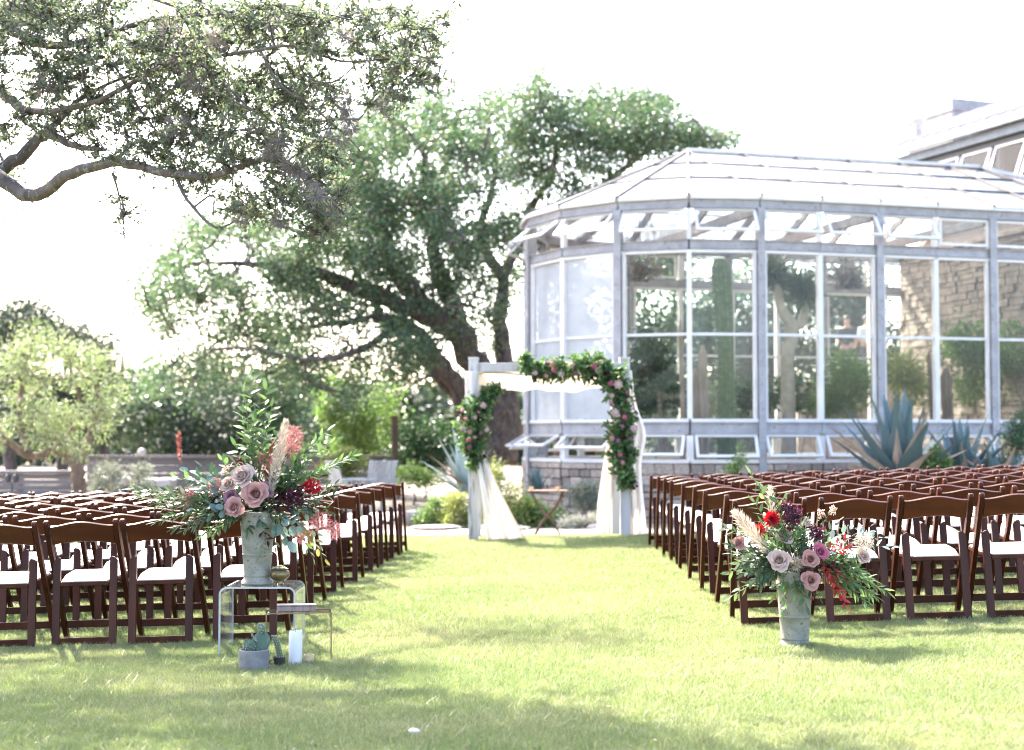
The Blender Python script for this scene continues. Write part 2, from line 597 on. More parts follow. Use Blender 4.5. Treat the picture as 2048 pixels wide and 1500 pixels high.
M['plume'] = leaf_mat('pampas_plume', (0.50, 0.42, 0.355), (0.62, 0.54, 0.47), None, 0.45, 0.8, tint=(1, 0.95, 0.85), spec=0.1)
M['smoke'] = leaf_mat('pink_smoke_bush', (0.42, 0.20, 0.20), (0.55, 0.30, 0.29), None, 0.45, 0.8, tint=(1, 0.8, 0.8), spec=0.1)
# ------------------------------------------------------------------ ground
def sheet(name, xs, ys, dz, mat):
    V = [(x, y, gz(x, y) + dz) for y in ys for x in xs]
    nx = len(xs)
    F = [(j * nx + i, j * nx + i + 1, (j + 1) * nx + i + 1, (j + 1) * nx + i) for j in range(len(ys) - 1) for i in range(nx - 1)]
    me = bpy.data.meshes.new(name)
    me.from_pydata(V, [], F)
    me.materials.append(mat)
    o = link(name, me)
    o['kind'] = 'structure'
    return o


M['dirt'] = surf_mat('garden_soil', (0.10, 0.08, 0.06), (0.18, 0.145, 0.115), 0.95, 0.8, bump=0.4, c3=(0.10, 0.11, 0.055))
M['turf'] = surf_mat('turf_base', (0.085, 0.115, 0.042), (0.15, 0.15, 0.075), 0.95, 1.3, bump=0.3, detail=10)
sheet('ground', [-900, -60, -7, 0, 7, 60, 900], [-60, 0, 17.4, 18.3, 20, 22, 60, 1500], 0.0, M['dirt'])
sheet('lawn', [-16, -7, 0, 7, 16], [-3, 10, 17.4, 18.7, 20.0], 0.006, M['turf'])
sheet('path', [-20, -7, 0, 7, 20], [20.02, 21.75], 0.012, M['pavers'])

# edging stones along the far side of the path
stone_me = []
for k in range(5):
    bm = bmesh.new()
    bmesh.ops.create_cube(bm, size=1.0)
    bmesh.ops.bevel(bm, geom=bm.edges[:], offset=0.10, segments=1, affect='EDGES')
    for v in bm.verts:
        v.co += Vector((random.uniform(-.04, .04), random.uniform(-.04, .04), random.uniform(-.05, .05)))
    me = bpy.data.meshes.new('stone')
    bm.to_mesh(me)
    bm.free()
    me.materials.append(M['stone'])
    stone_me.append(me)
rock_me = []
for k in range(4):
    bm = bmesh.new()
    bmesh.ops.create_icosphere(bm, subdivisions=2, radius=0.5)
    sd = [Vector((random.uniform(-1, 1), random.uniform(-1, 1), random.uniform(-1, 1))).normalized() for _ in range(7)]
    for v in bm.verts:
        for s in sd:
            d = v.co.dot(s)
            if d > 0.33:
                v.co -= s * (d - 0.33) * 0.8
        v.co += v.co * random.uniform(-.05, .05)
    me = bpy.data.meshes.new('rock')
    bm.to_mesh(me)
    bm.free()
    me.materials.append(M['rock_white'])
    rock_me.append(me)

# ------------------------------------------------------------------ grass (nobody could count it)
def grass_mat():
    m, n, l = new_mat('grass_blade')
    out = n.new('ShaderNodeOutputMaterial')
    g = n.new('ShaderNodeNewGeometry')
    oi = n.new('ShaderNodeObjectInfo')
    big = n.new('ShaderNodeTexNoise')
    big.inputs['Scale'].default_value = 0.75
    big.inputs['Detail'].default_value = 6
    big.inputs['Roughness'].default_value = 0.65
    l.new(g.outputs['Position'], big.inputs['Vector'])
    col = mix_col(n, l, g.outputs['Random Per Island'], (0.135, 0.185, 0.068), (0.248, 0.278, 0.128))
    dry = mix_col(n, l, oi.outputs['Random'], (0.42, 0.35, 0.25), (0.33, 0.32, 0.17))
    f1 = ramp(n, l, big.outputs['Fac'], 0.40, 0.66)
    mu = n.new('ShaderNodeMath')
    mu.operation = 'MULTIPLY'
    l.new(f1, mu.inputs[0])
    l.new(ramp(n, l, g.outputs['Random Per Island'], 0.15, 0.75), mu.inputs[1])
    col = mix_col(n, l, mu.outputs[0], col, dry)
    straw = ramp(n, l, g.outputs['Random Per Island'], 0.90, 0.93)
    col = mix_col(n, l, straw, col, (0.46, 0.41, 0.30))
    p = n.new('ShaderNodeBsdfPrincipled')
    p.inputs['Roughness'].default_value = 0.45
    p.inputs['Specular IOR Level'].default_value = 0.35
    l.new(col, p.inputs['Base Color'])
    t = n.new('ShaderNodeBsdfTranslucent')
    vm = n.new('ShaderNodeVectorMath')
    vm.operation = 'MULTIPLY'
    vm.inputs[1].default_value = (1.05, 1.12, 0.82)
    l.new(col, vm.inputs[0])
    l.new(vm.outputs[0], t.inputs[0])
    mx = n.new('ShaderNodeMixShader')
    mx.inputs[0].default_value = 0.42
    l.new(p.outputs[0], mx.inputs[1])
    l.new(t.outputs[0], mx.inputs[2])
    l.new(mx.outputs[0], out.inputs[0])
    return m


M['grass'] = grass_mat()


def grass_clump(k):
    r = np.random.default_rng(100 + k)
    n = 95
    rad = 0.075 * np.sqrt(r.random(n))
    a = r.random(n) * 2 * np.pi
    P = np.stack([rad * np.cos(a), rad * np.sin(a), np.full(n, -0.004)], 1)
    H = r.uniform(0.016, 0.040, n)
    lean = r.normal(0, 0.42, (n, 2))
    W = r.uniform(0.0018, 0.0034, n)
    b = r.random(n) * np.pi
    S = np.stack([np.cos(b), np.sin(b), np.zeros(n)], 1) * W[:, None] * 0.5
    mid = P + np.stack([lean[:, 0] * H * 0.4, lean[:, 1] * H * 0.4, H * 0.6], 1)
    tip = P + np.stack([lean[:, 0] * H * 1.25, lean[:, 1] * H * 1.25, H], 1)
    V = np.stack([P - S, P + S, mid + S * 0.8, mid - S * 0.8, tip + S * 0.12, tip - S * 0.12], 1).reshape(-1, 3)
    o = 6 * np.arange(n)[:, None]
    F = np.concatenate([o + np.array([[0, 1, 2, 3]]), o + np.array([[3, 2, 4, 5]])], 0)
    return bpy.data.objects.new('grass_tuft', np_mesh('grass_tuft', V, F, M['grass']))


tufts = [grass_clump(k) for k in range(4)]
pts = []
for y0, y1, dens in ((4.6, 7.0, 420), (7.0, 9.5, 360), (9.5, 13.0, 270), (13.0, 16.5, 190), (16.5, 20.0, 150)):
    w = 0.43 * y1 + 0.6
    c = int(2 * w * (y1 - y0) * dens)
    q = np.stack([rng.uniform(-w, w, c), rng.uniform(y0, y1, c)], 1)
    q = q[np.abs(q[:, 0]) < 0.43 * q[:, 1] + 0.6]
    pts.append(q)
pts = np.concatenate(pts)
# the lawn's far edge is uneven
pts = pts[pts[:, 1] < 19.95 + 0.06 * np.sin(pts[:, 0] * 3.1) + 0.05 * np.sin(pts[:, 0] * 7.7)]
Z = np.array([gz(x, y) for x, y in pts]) + 0.004
gm = bpy.data.meshes.new('grass')
gm.vertices.add(len(pts))
gm.vertices.foreach_set('co', np.column_stack([pts, Z]).astype(np.float32).ravel())
for nm, typ, val in (('tuft', 'INT', rng.integers(0, 4, len(pts)).astype(np.int32)),
                     ('turn', 'FLOAT', (rng.random(len(pts)) * 6.283).astype(np.float32)),
                     ('grow', 'FLOAT', (rng.uniform(0.75, 1.25, len(pts)) * (1 + 0.03 * np.maximum(0, pts[:, 1] - 8))).astype(np.float32))):
    gm.attributes.new(nm, typ, 'POINT').data.foreach_set('value', val)
grass = link('grass', gm)
tag(grass, 'short sunlit lawn grass with dry straw patches along the aisle', 'grass', kind='stuff')
ng = bpy.data.node_groups.new('grass_scatter', 'GeometryNodeTree')
ng.interface.new_socket('Geometry', in_out='INPUT', socket_type='NodeSocketGeometry')
ng.interface.new_socket('Geometry', in_out='OUTPUT', socket_type='NodeSocketGeometry')
gi, go = ng.nodes.new('NodeGroupInput'), ng.nodes.new('NodeGroupOutput')
jn = ng.nodes.new('GeometryNodeJoinGeometry')


def named(nm, typ):
    a = ng.nodes.new('GeometryNodeInputNamedAttribute')
    a.data_type = typ
    a.inputs[0].default_value = nm
    return a.outputs[0]


cx = ng.nodes.new('ShaderNodeCombineXYZ')
ng.links.new(named('turn', 'FLOAT'), cx.inputs[2])
for k, t in enumerate(tufts):
    oi = ng.nodes.new('GeometryNodeObjectInfo')
    oi.inputs['Object'].default_value = t
    oi.inputs['As Instance'].default_value = True
    cm = ng.nodes.new('FunctionNodeCompare')
    cm.data_type = 'INT'
    cm.operation = 'EQUAL'
    ng.links.new(named('tuft', 'INT'), cm.inputs[2])
    cm.inputs[3].default_value = k
    ip = ng.nodes.new('GeometryNodeInstanceOnPoints')
    ng.links.new(gi.outputs[0], ip.inputs['Points'])
    ng.links.new(cm.outputs[0], ip.inputs['Selection'])
    ng.links.new(oi.outputs['Geometry'], ip.inputs['Instance'])
    ng.links.new(cx.outputs[0], ip.inputs['Rotation'])
    ng.links.new(named('grow', 'FLOAT'), ip.inputs['Scale'])
    ng.links.new(ip.outputs[0], jn.inputs[0])
ng.links.new(jn.outputs[0], go.inputs[0])
grass.modifiers.new('scatter', 'NODES').node_group = ng
# fallen leaves and clippings in the turf
fr_ = np.random.default_rng(77)
nf = 1500
fy = 5.2 + 14.5 * fr_.random(nf) ** 1.3
fx = fr_.uniform(-1, 1, nf) * (0.40 * fy + 0.3)
FP = np.stack([fx, fy, np.array([gz(a, b) for a, b in zip(fx, fy)]) + fr_.uniform(0.012, 0.032, nf)], 1)
FD = fr_.normal(size=(nf, 3)) * np.array([1, 1, 0.25])
V, F = leaf_arrays(FP, FD, fr_.uniform(0.012, 0.034, nf), fr_.uniform(0.006, 0.014, nf), 0.2, fr_)
o = link('fallen_leaves', np_mesh('fallen_leaves', V, F, leaf_mat('fallen_leaf', (0.22, 0.15, 0.09), (0.40, 0.33, 0.24), None, 0.2, 0.7)))
tag(o, 'small dry oak leaves scattered over the lawn', 'leaves', kind='stuff')

# ------------------------------------------------------------------ greenhouse with a rounded end
AX = R(16)
U = Vector((math.cos(AX), math.sin(AX), 0))       # along the house, away to the right
N_IN = Vector((-math.sin(AX), math.cos(AX), 0))    # from the front wall inwards
V0 = at(1520, 877, 24.15)
V0.z = 0
RAD = 3.0
CEN = V0 + N_IN * RAD
BAY = 2.2
NB = 3
EAVE, RIDGE = 5.22, 6.55
green = thing('greenhouse', 'long glass greenhouse with rounded end, white sheet roof and open awning windows', 'greenhouse', CEN)


def loc(p):
    return Vector(p) - CEN


# plan of the wall: front from right to left, round the apse, back from left to right
plan = []
for i in range(2 * NB, 0, -1):
    plan.append((V0 + U * (BAY / 2 * i), 'col' if i % 2 == 0 else 'mul'))
for k in range(9):
    a = R(22.5) * k
    plan.append((CEN + (-N_IN * math.cos(a) - U * math.sin(a)) * RAD, 'col' if k % 2 == 0 else 'mul'))
for i in range(1, 2 * NB + 1):
    plan.append((CEN + N_IN * RAD + U * (BAY / 2 * i), 'col' if i % 2 == 0 else 'mul'))
NP = len(plan)
APSE0 = 2 * NB


def outward(p, i):
    if i < APSE0:
        return -N_IN
    if i > APSE0 + 8:
        return N_IN
    return (p - CEN).normalized()


def frame_mesh(w, h, t, d):
    """rectangular frame w x h in the local x-z plane, bars t wide, d deep, centred"""
    f = MB()
    f.box((0, 0, h / 2 - t / 2), (w, d, t))
    f.box((0, 0, -h / 2 + t / 2), (w, d, t))
    f.box((-w / 2 + t / 2, 0, 0), (t, d, h - 2 * t))
    f.box((w / 2 - t / 2, 0, 0), (t, d, h - 2 * t))
    return f


def window(parent, c, xdir, tilt, w, h, t, d, gmat, hinge_top=True, name='window'):
    """frame part with its pane, hinged on the top edge when tilted"""
    o = frame_mesh(w, h, t, d).build(name, M['white_metal'], parent)
    x = Vector(xdir).normalized()
    z = Vector((0, 0, 1))
    y = z.cross(x)
    m = Matrix((x, y, z)).transposed().to_4x4()
    top = Matrix.Translation(Vector(c) + Vector((0, 0, h / 2)))
    o.matrix_local = top @ m @ Matrix.Rotation(tilt, 4, 'X') @ Matrix.Translation((0, 0, -h / 2))
    p = MB().box((0, 0, 0), (w - 2 * t + 0.01, 0.008, h - 2 * t + 0.01)).build('pane', gmat, o)
    return o


for i, (p, kind) in enumerate(plan):
    ow = outward(p, i)
    ang = math.atan2(ow.y, ow.x) - R(90)
    m = Matrix.Rotation(ang, 3, 'Z')
    q = loc(p)
    if kind == 'col':
        c = MB()
        c.box((q + ow * 0.03) + Vector((0, 0, (0.30 + 5.03) / 2)), (0.085, 0.17, 4.73), m)
        c.box((q + ow * 0.115) + Vector((0, 0, (0.30 + 5.03) / 2)), (0.13, 0.016, 4.735), m)
        c.build('column', M['steel'], green)
        for sx in (-1, 1):
            s = m @ Vector((sx * 0.095, 0, 0))
            MB().box((q + s + ow * 0.03) + Vector((0, 0, 2.94)), (0.05, 0.07, 2.79), m).build('jamb', M['white_metal'], green)
    else:
        MB().box((q + ow * 0.02) + Vector((0, 0, 2.94)), (0.085, 0.10, 2.79), m).build('mullion', M['white_metal'], green)
        MB().box((q + ow * 0.02) + Vector((0, 0, 4.76)), (0.075, 0.09, 0.50), m).build('mullion', M['white_metal'], green)
        MB().box((q + ow * 0.02) + Vector((0, 0, 1.05)), (0.12, 0.09, 0.44), m).build('mullion', M['white_metal'], green)

for i in range(NP - 1):
    a, ka = plan[i]
    b, kb = plan[i + 1]
    a, b = loc(a), loc(b)
    front = i < APSE0 + 7
    d = (b - a)
    L = d.length
    d.normalize()
    mid = (a + b) / 2
    nrm = (outward(plan[i][0], i) + outward(plan[i + 1][0], i + 1)).normalized()
    if APSE0 <= i < APSE0 + 8:
        nrm = Vector((mid.x, mid.y, 0)).normalized()
    elif i < APSE0:
        nrm = -N_IN
    else:
        nrm = N_IN
    A = lambda z, off=0.0: a + nrm * off + Vector((0, 0, z)) + d * 0.004
    B = lambda z, off=0.0: b + nrm * off + Vector((0, 0, z)) - d * 0.004
    # rails, bands and beams of this facet
    MB().bar(A(0.845, 0.03), B(0.845, 0.03), 0.13, 0.06).build('base_sill', M['white_metal'], green)
    bd = MB().bar(A(1.395, 0.02), B(1.395, 0.02), 0.10, 0.19)
    bd.bar(A(1.30, 0.05), B(1.30, 0.05), 0.10, 0.02)
    bd.bar(A(1.48, 0.05), B(1.48, 0.05), 0.10, 0.02)
    bd.build('band', M['steel'], green)
    MB().bar(A(1.518, 0.04), B(1.518, 0.04), 0.12, 0.05).build('sill', M['white_metal'], green)
    MB().bar(A(2.94, 0.0), B(2.94, 0.0), 0.06, 0.045).build('transom', M['white_metal'], green)
    MB().bar(A(4.312, 0.03), B(4.312, 0.03), 0.08, 0.05).build('head_rail', M['white_metal'], green)
    bd = MB().bar(A(4.425, 0.02), B(4.425, 0.02), 0.09, 0.15)
    bd.bar(A(4.352, 0.05), B(4.352, 0.05), 0.09, 0.016)
    bd.bar(A(4.495, 0.05), B(4.495, 0.05), 0.09, 0.016)
    bd.build('band', M['steel'], green)
    bd = MB().bar(A(5.11, 0.02), B(5.11, 0.02), 0.12, 0.15)
    bd.bar(A(5.035, 0.06), B(5.035, 0.06), 0.12, 0.02)
    bd.build('eave_beam', M['steel'], green)
    MB().bar(A(5.20, 0.10), B(5.20, 0.10), 0.09, 0.055).build('gutter', M['white_metal'], green)
    # panes: two fixed lights, one above the other
    sky_white = APSE0 + 2 <= i <= APSE0 + 4
    for z0, z1 in ((1.55, 2.915), (2.965, 4.285)):
        pn = MB()
        pn.box((0, 0, 0), (L - 0.10, 0.010, z1 - z0))
        o = pn.build('pane', M['glass_sky_white' if sky_white else 'glass'], green)
        x = d.cross(Vector((0, 0, 1)))
        o.matrix_local = Matrix.Translation(mid + nrm * 0.005 + Vector((0, 0, (z0 + z1) / 2))) @ Matrix((d, -x, Vector((0, 0, 1)))).transposed().to_4x4()
    # awning windows above and below, propped open
    if i <= 1 or i >= APSE0 + 8:
        tu, tl = 0.0, 0.0
    elif i == 2:
        tu, tl = 0.0, R(24)
    elif i == 3:
        tu, tl = R(30), R(28)
    elif i < APSE0:
        tu, tl = R(34), R(26)
    else:
        tu = [R(34), R(36), R(46), R(52), R(52), R(48), R(40), R(40)][i - APSE0]
        tl = [R(24), R(32), R(56), R(62), R(60), R(50), R(40), R(40)][i - APSE0]
    xd = -d      # local y of the window then points inwards
    window(green, mid + nrm * 0.06 + Vector((0, 0, 4.775)), xd, -tu, L - 0.13, 0.47, 0.045, 0.035, M['glass'], name='awning_window')
    window(green, mid + nrm * 0.06 + Vector((0, 0, 1.08)), xd, -tl, L - 0.13, 0.41, 0.045, 0.035, M['glass'], name='awning_window')
    if tu > 0.1:
        MB().bar(mid + nrm * 0.0 + Vector((0, 0, 4.62)), mid + nrm * (0.06 + 0.30 * math.sin(tu)) + Vector((0, 0, 4.99 - 0.30 * math.cos(tu))), 0.025, 0.025).build('stay', M['steel'], green)

# stone plinth, stone by stone where it shows
for i in range(NP - 1):
    a, b = loc(plan[i][0]), loc(plan[i + 1][0])
    d = (b - a)
    L = d.length
    d.normalize()
    mid = (a + b) / 2
    nrm = -d.cross(Vector((0, 0, 1))) if False else d.cross(Vector((0, 0, 1)))
    if nrm.dot(Vector((mid.x, mid.y, 0))) < 0 and APSE0 <= i < APSE0 + 8:
        nrm = -nrm
    if i < APSE0:
        nrm = -N_IN
    if i >= APSE0 + 8:
        nrm = N_IN
    MB().bar(a + Vector((0, 0, 0.30)) - nrm * 0.10, b + Vector((0, 0, 0.30)) - nrm * 0.10, 0.30, 1.02).build('plinth', M['mortar'], green)
    if i < 1 or i >= APSE0 + 6:
        continue
    z = -0.20
    while z < 0.78:
        h = random.choice((0.11, 0.14, 0.17, 0.20))
        h = min(h, 0.81 - z)
        if h < 0.05:
            break
        s = 0.0
        while s < L - 0.03:
            w = min(random.uniform(0.18, 0.46), L - s)
            if L - s - w < 0.10:
                w = L - s
            o = link('stone', random.choice(stone_me), green)
            c = a + d * (s + w / 2) + nrm * (0.055 + random.uniform(-.012, .015)) + Vector((0, 0, z + h / 2))
            o.matrix_local = Matrix.Translation(c) @ Matrix((d, nrm, Vector((0, 0, 1)))).transposed().to_4x4() @ Matrix.Diagonal((w - 0.018, 0.09, h - 0.018, 1))
            s += w
        z += h

# roof: sheets between glazing bars, three rows each
ridge_a = Vector((0, 0, RIDGE))
ridge_b = U * 6.2 + Vector((0, 0, RIDGE))
hip_out = 0.16


def eave_pt(i):
    p, _ = plan[i]
    return loc(p) + outward(p, i) * hip_out + Vector((0, 0, EAVE))


def top_pt(i):
    if i < APSE0:
        return U * min(6.2, BAY / 2 * (APSE0 - i)) + Vector((0, 0, RIDGE))
    if i > APSE0 + 8:
        return U * min(6.2, BAY / 2 * (i - APSE0 - 8)) + Vector((0, 0, RIDGE))
    return ridge_a.copy()


def roof_sheet(a, b, c, e, mat):
    """a, b low edge; e, c high edge (over a and b); e may equal c"""
    n = (b - a).cross(e - a).normalized()
    if n.z < 0:
        n = -n
    g = 0.010
    s = MB()
    if (c - e).length < 0.02:
        vs = [a, b, c]
    else:
        vs = [a, b, c, e]
    cc = sum(vs, Vector()) / len(vs)
    vs = [p + (cc - p).normalized() * g for p in vs]
    k = len(vs)
    s.add([p + n * 0.012 for p in vs] + [p - n * 0.012 for p in vs],
          [tuple(range(k)), tuple(reversed(range(k, 2 * k)))] + [(j, j + k, (j + 1) % k + k, (j + 1) % k) for j in range(k)])
    s.build('roof_sheet', mat, green)


M['glass_roof'] = glass_mat('grey_roof_glass', (0.72, 0.71, 0.71), 0.05, (0.5, 0.48, 0.48), 0.8)
M['roof_bar'] = surf_mat('roof_bar_metal', (0.075, 0.068, 0.064), (0.10, 0.092, 0.088), 0.6, 6)
for i in range(NP - 1):
    a, b, e, c = eave_pt(i), eave_pt(i + 1), top_pt(i), top_pt(i + 1)
    for r0, r1 in ((0, 0.36), (0.36, 0.70), (0.70, 1.0)):
        roof_sheet(a.lerp(e, r0), b.lerp(c, r0), b.lerp(c, r1), a.lerp(e, r1), M['glass_roof'] if i <= 1 else M['roof_white'])
    for r in (0.36, 0.70):
        MB().bar(a.lerp(e, r) + Vector((0, 0, 0.02)), b.lerp(c, r) + Vector((0, 0, 0.02)), 0.035, 0.03).build('purlin', M['roof_bar'], green)
for i in range(NP):
    a, e = eave_pt(i), top_pt(i)
    MB().bar(a + Vector((0, 0, 0.022)), e + Vector((0, 0, 0.022)), 0.04, 0.045).build('glazing_bar', M['roof_bar'], green)
    if plan[i][1] == 'col' or True:
        MB().bar(a.lerp(e, 0.03) - Vector((0, 0, 0.09)), e - Vector((0, 0, 0.09)), 0.05, 0.12).build('rafter', M['steel'], green)
MB().bar(ridge_a + Vector((0, 0, 0.04)), ridge_b + Vector((0, 0, 0.04)), 0.14, 0.06).build('ridge_cap', M['white_metal'], green)
# hipped right end of the roof
hf, hb = eave_pt(0), eave_pt(NP - 1)
h1, h2 = hf + U * 2.6, hb + U * 2.6
for tri in ((hf, h1, ridge_b, ridge_b), (h1, h2, ridge_b, ridge_b), (h2, hb, ridge_b, ridge_b)):
    roof_sheet(*tri, M['glass_roof'])
MB().bar(h1 + Vector((0, 0, 0.03)), ridge_b + Vector((0, 0, 0.03)), 0.07, 0.06).build('hip_cap', M['white_metal'], green)
# inner tie beams seen through the glass
for t in (0.0, 2.2, 4.4):
    MB().bar(U * t - N_IN * (RAD - 0.12) + Vector((0, 0, 5.02)), U * t + N_IN * (RAD - 0.12) + Vector((0, 0, 5.02)), 0.09, 0.16).build('tie_beam', M['steel'], green)
MB().box((U * 2.9) + Vector((0, 0, 0.20)), (6.4, 5.5, 0.9), Matrix.Rotation(AX, 3, 'Z')).build('planting_bed', M['dirt'], green)

# stone house at the right end, whose wall shows through the glass
sh_c = CEN + U * 8.1
stoneh = thing('stone_house', 'rough stone house wall standing behind the greenhouse glass at right', 'house', sh_c, AX)
MB().box((0, 0.35, 2.4), (3.7, 5.3, 5.4)).build('wall', M['mortar'], stoneh)
MB().box((0, 0.35, 5.14), (3.85, 5.5, 0.08)).build('coping', M['stone'], stoneh)
st = MB()
for face in ('left',):
    z = 0.4
    while z < 5.08:
        h = random.choice((0.08, 0.10, 0.12, 0.15))
        h = min(h, 5.08 - z)
        s = -2.3
        while s < 3.0:
            w = random.uniform(0.16, 0.42)
            w = min(w, 3.0 - s)
            dp = random.uniform(0.02, 0.06)
            if w > 0.04 and h > 0.03:
                st.box((-1.85 - dp / 2 + 0.005, s + w / 2, z + h / 2), (dp + 0.02, w - 0.014, h - 0.014))
            s += w
        z += h
o = st.build('stone_facing', M['stone'], stoneh)
o['kind'] = 'stuff'

# ------------------------------------------------------------------ tall glasshouse behind
E1 = at(1775, 306, 38.0)
E2 = at(2048, 222, 33.2)
ed = (E2 - E1)
ed.z = 0
ed.normalize()
inn = Vector((-ed.y, ed.x, 0))
if inn.x < 0:
    inn = -inn
tall = thing('tall_glasshouse', 'taller glasshouse with ribbed white metal roof behind the greenhouse', 'building', (E1.x, E1.y, -0.13))
zE = (E1.z + E2.z) / 2 + 0.13
S = lambda t, s, z: ed * t + inn * s + Vector((0, 0, z))
LT = 11.0
M['shade_blue_steel'] = surf_mat('shade_toned_steel', (0.20, 0.22, 0.25), (0.26, 0.28, 0.31), 0.6, 5)  # bluish shade of the facade put into the steel colour
PT = math.tan(R(24))
DP = 2.6
M['roof_metal'] = surf_mat('white_roof_metal', (0.42, 0.42, 0.43), (0.5, 0.5, 0.51), 0.5, 4)
MB().bar(S(0.35, 0.55, 3.2), S(LT, 0.55, 3.2), 0.3, 6.2).build('wall', M['mortar'], tall)
MB().bar(S(0.36, DP - 0.1, 4.2), S(0.36, 0.72, 4.2), 0.3, 8.2).build('wall', M['steel'], tall)
MB().bar(S(0.2, DP + 0.1, 4.9), S(LT, DP + 0.1, 4.9), 0.3, 9.6).build('wall', surf_mat('shade_dark_inner_wall', (0.022, 0.026, 0.034), (0.035, 0.04, 0.05), 0.9, 3), tall)  # unseen back wall, added; interior shade put into its near-black colour
MB().bar(S(LT - 0.1, 0.7, 4.0), S(LT - 0.1, DP, 4.0), 0.3, 7.8).build('wall', M['mortar'], tall)
MB().bar(S(0.0, 0.00, zE - 0.06), S(LT, 0.00, zE - 0.06), 0.12, 0.19).build('gutter', M['shade_blue_steel'], tall)
M['glass_tall'] = glass_mat('sky_toned_glass', (0.45, 0.48, 0.52), 0.01, (0.7, 0.7, 0.75), 0.22)  # grey-blue tint imitates sky reflected in the windows
MB().bar(S(0.10, 0.20, zE - 0.26), S(LT, 0.20, zE - 0.26), 0.10, 0.22).build('fascia', M['shade_blue_steel'], tall)
MB().bar(S(0.25, 0.34, zE - 0.44), S(LT, 0.34, zE - 0.44), 0.12, 0.16).build('eave_beam', M['black_metal'], tall)
MB().bar(S(0.25, 0.35, zE - 1.92), S(LT, 0.35, zE - 1.92), 0.22, 0.20).build('sill_beam', M['steel'], tall)
slab = MB()
slab.slab(1, 1, lambda u, v: S(LT * u, DP * v, zE + 0.06 + DP * v * PT), lambda u, v: S(LT * u, DP * v, zE + 0.0 + DP * v * PT))
slab.build('roof', M['roof_metal'], tall)
for k in range(24):
    t = 0.03 + k * 0.47
    MB().bar(S(t, 0.0, zE + 0.10), S(t, DP, zE + 0.10 + DP * PT), 0.05, 0.08).build('roof_rib', M['steel'], tall)
for k in range(9):
    t = 0.9 + 1.2 * k
    MB().bar(S(t - 0.6, 0.36, zE - 1.82), S(t - 0.6, 0.36, zE - 0.52), 0.09, 0.10, up=tuple(inn)).build('post', M['white_metal'], tall)
    window(tall, S(t, 0.20, zE - 1.17), -ed if (-ed).cross(Vector((0, 0, 1))).dot(inn) < 0 else ed, -R(20), 1.06, 1.20, 0.06, 0.05, M['glass_tall'], name='awning_window')
tc = Vector((12.27, 40.4, 0)) - ed * 1.0 + inn * 0.72 - Vector((E1.x, E1.y, 0))
rz3 = Matrix.Rotation(math.atan2(ed.y, ed.x), 3, 'Z')
MB().box(tc + Vector((0, 0, 5.35)), (2.0, 1.44, 10.5), rz3).build('stair_tower', M['steel'], tall)
MB().box(tc + Vector((0, 0, 10.66)), (2.08, 1.52, 0.34), rz3).build('tower_fascia', M['steel'], tall)
vp = S(0.5, 0.6, zE + 0.22)
MB().lathe([(0.13, 0), (0.10, 0.10), (0.10, 0.34), (0.14, 0.50), (0.19, 0.54), (0.19, 0.60), (0.08, 0.66)], 14, vp).build('vent_pipe', M['steel'], tall, smooth=False)

# ------------------------------------------------------------------ low timber wall of the terrace
def low_wall(x0, x1, Z, ztop, label, zbase=-0.13):
    a, b = (x0 - 1024) / FPX * Z, (x1 - 1024) / FPX * Z
    t = thing('low_wall', label, 'wall', ((a + b) / 2, Z, zbase))
    h = ztop - zbase
    w = b - a
    MB().box((0, 0, h + 0.035), (w + 0.06, 0.24, 0.07)).build('cap_board', M['grey_wood'], t)
    nb = 6
    bh = h / nb
    for k in range(nb):
        MB().box((0, random.uniform(-.004, .004), bh * (k + 0.5)), (w, 0.10, bh - 0.012)).build('board', M['grey_wood'], t)
    for k in range(int(w / 1.9) + 1):
        MB().box((-w / 2 + 0.08 + k * 1.9, 0.11, h / 2), (0.11, 0.11, h)).build('post', M['brown_wood'], t)
    return t


low_wall(176, 470, 31.0, 0.80, 'low weathered timber wall behind the left rows of chairs')
low_wall(560, 802, 33.0, 0.78, 'low weathered timber wall beside the tall brown post')
low_wall(-160, 168, 29.0, 0.52, 'low grey timber wall behind the pale feathery tree')
# ------------------------------------------------------------------ folding chairs
ORD = ['', 'first', 'second', 'third', 'fourth', 'fifth', 'sixth', 'seventh', 'eighth', 'ninth', 'tenth', 'eleventh', 'twelfth']


def py_at(z):
    return -0.25 + (0.80 - z) * 0.56


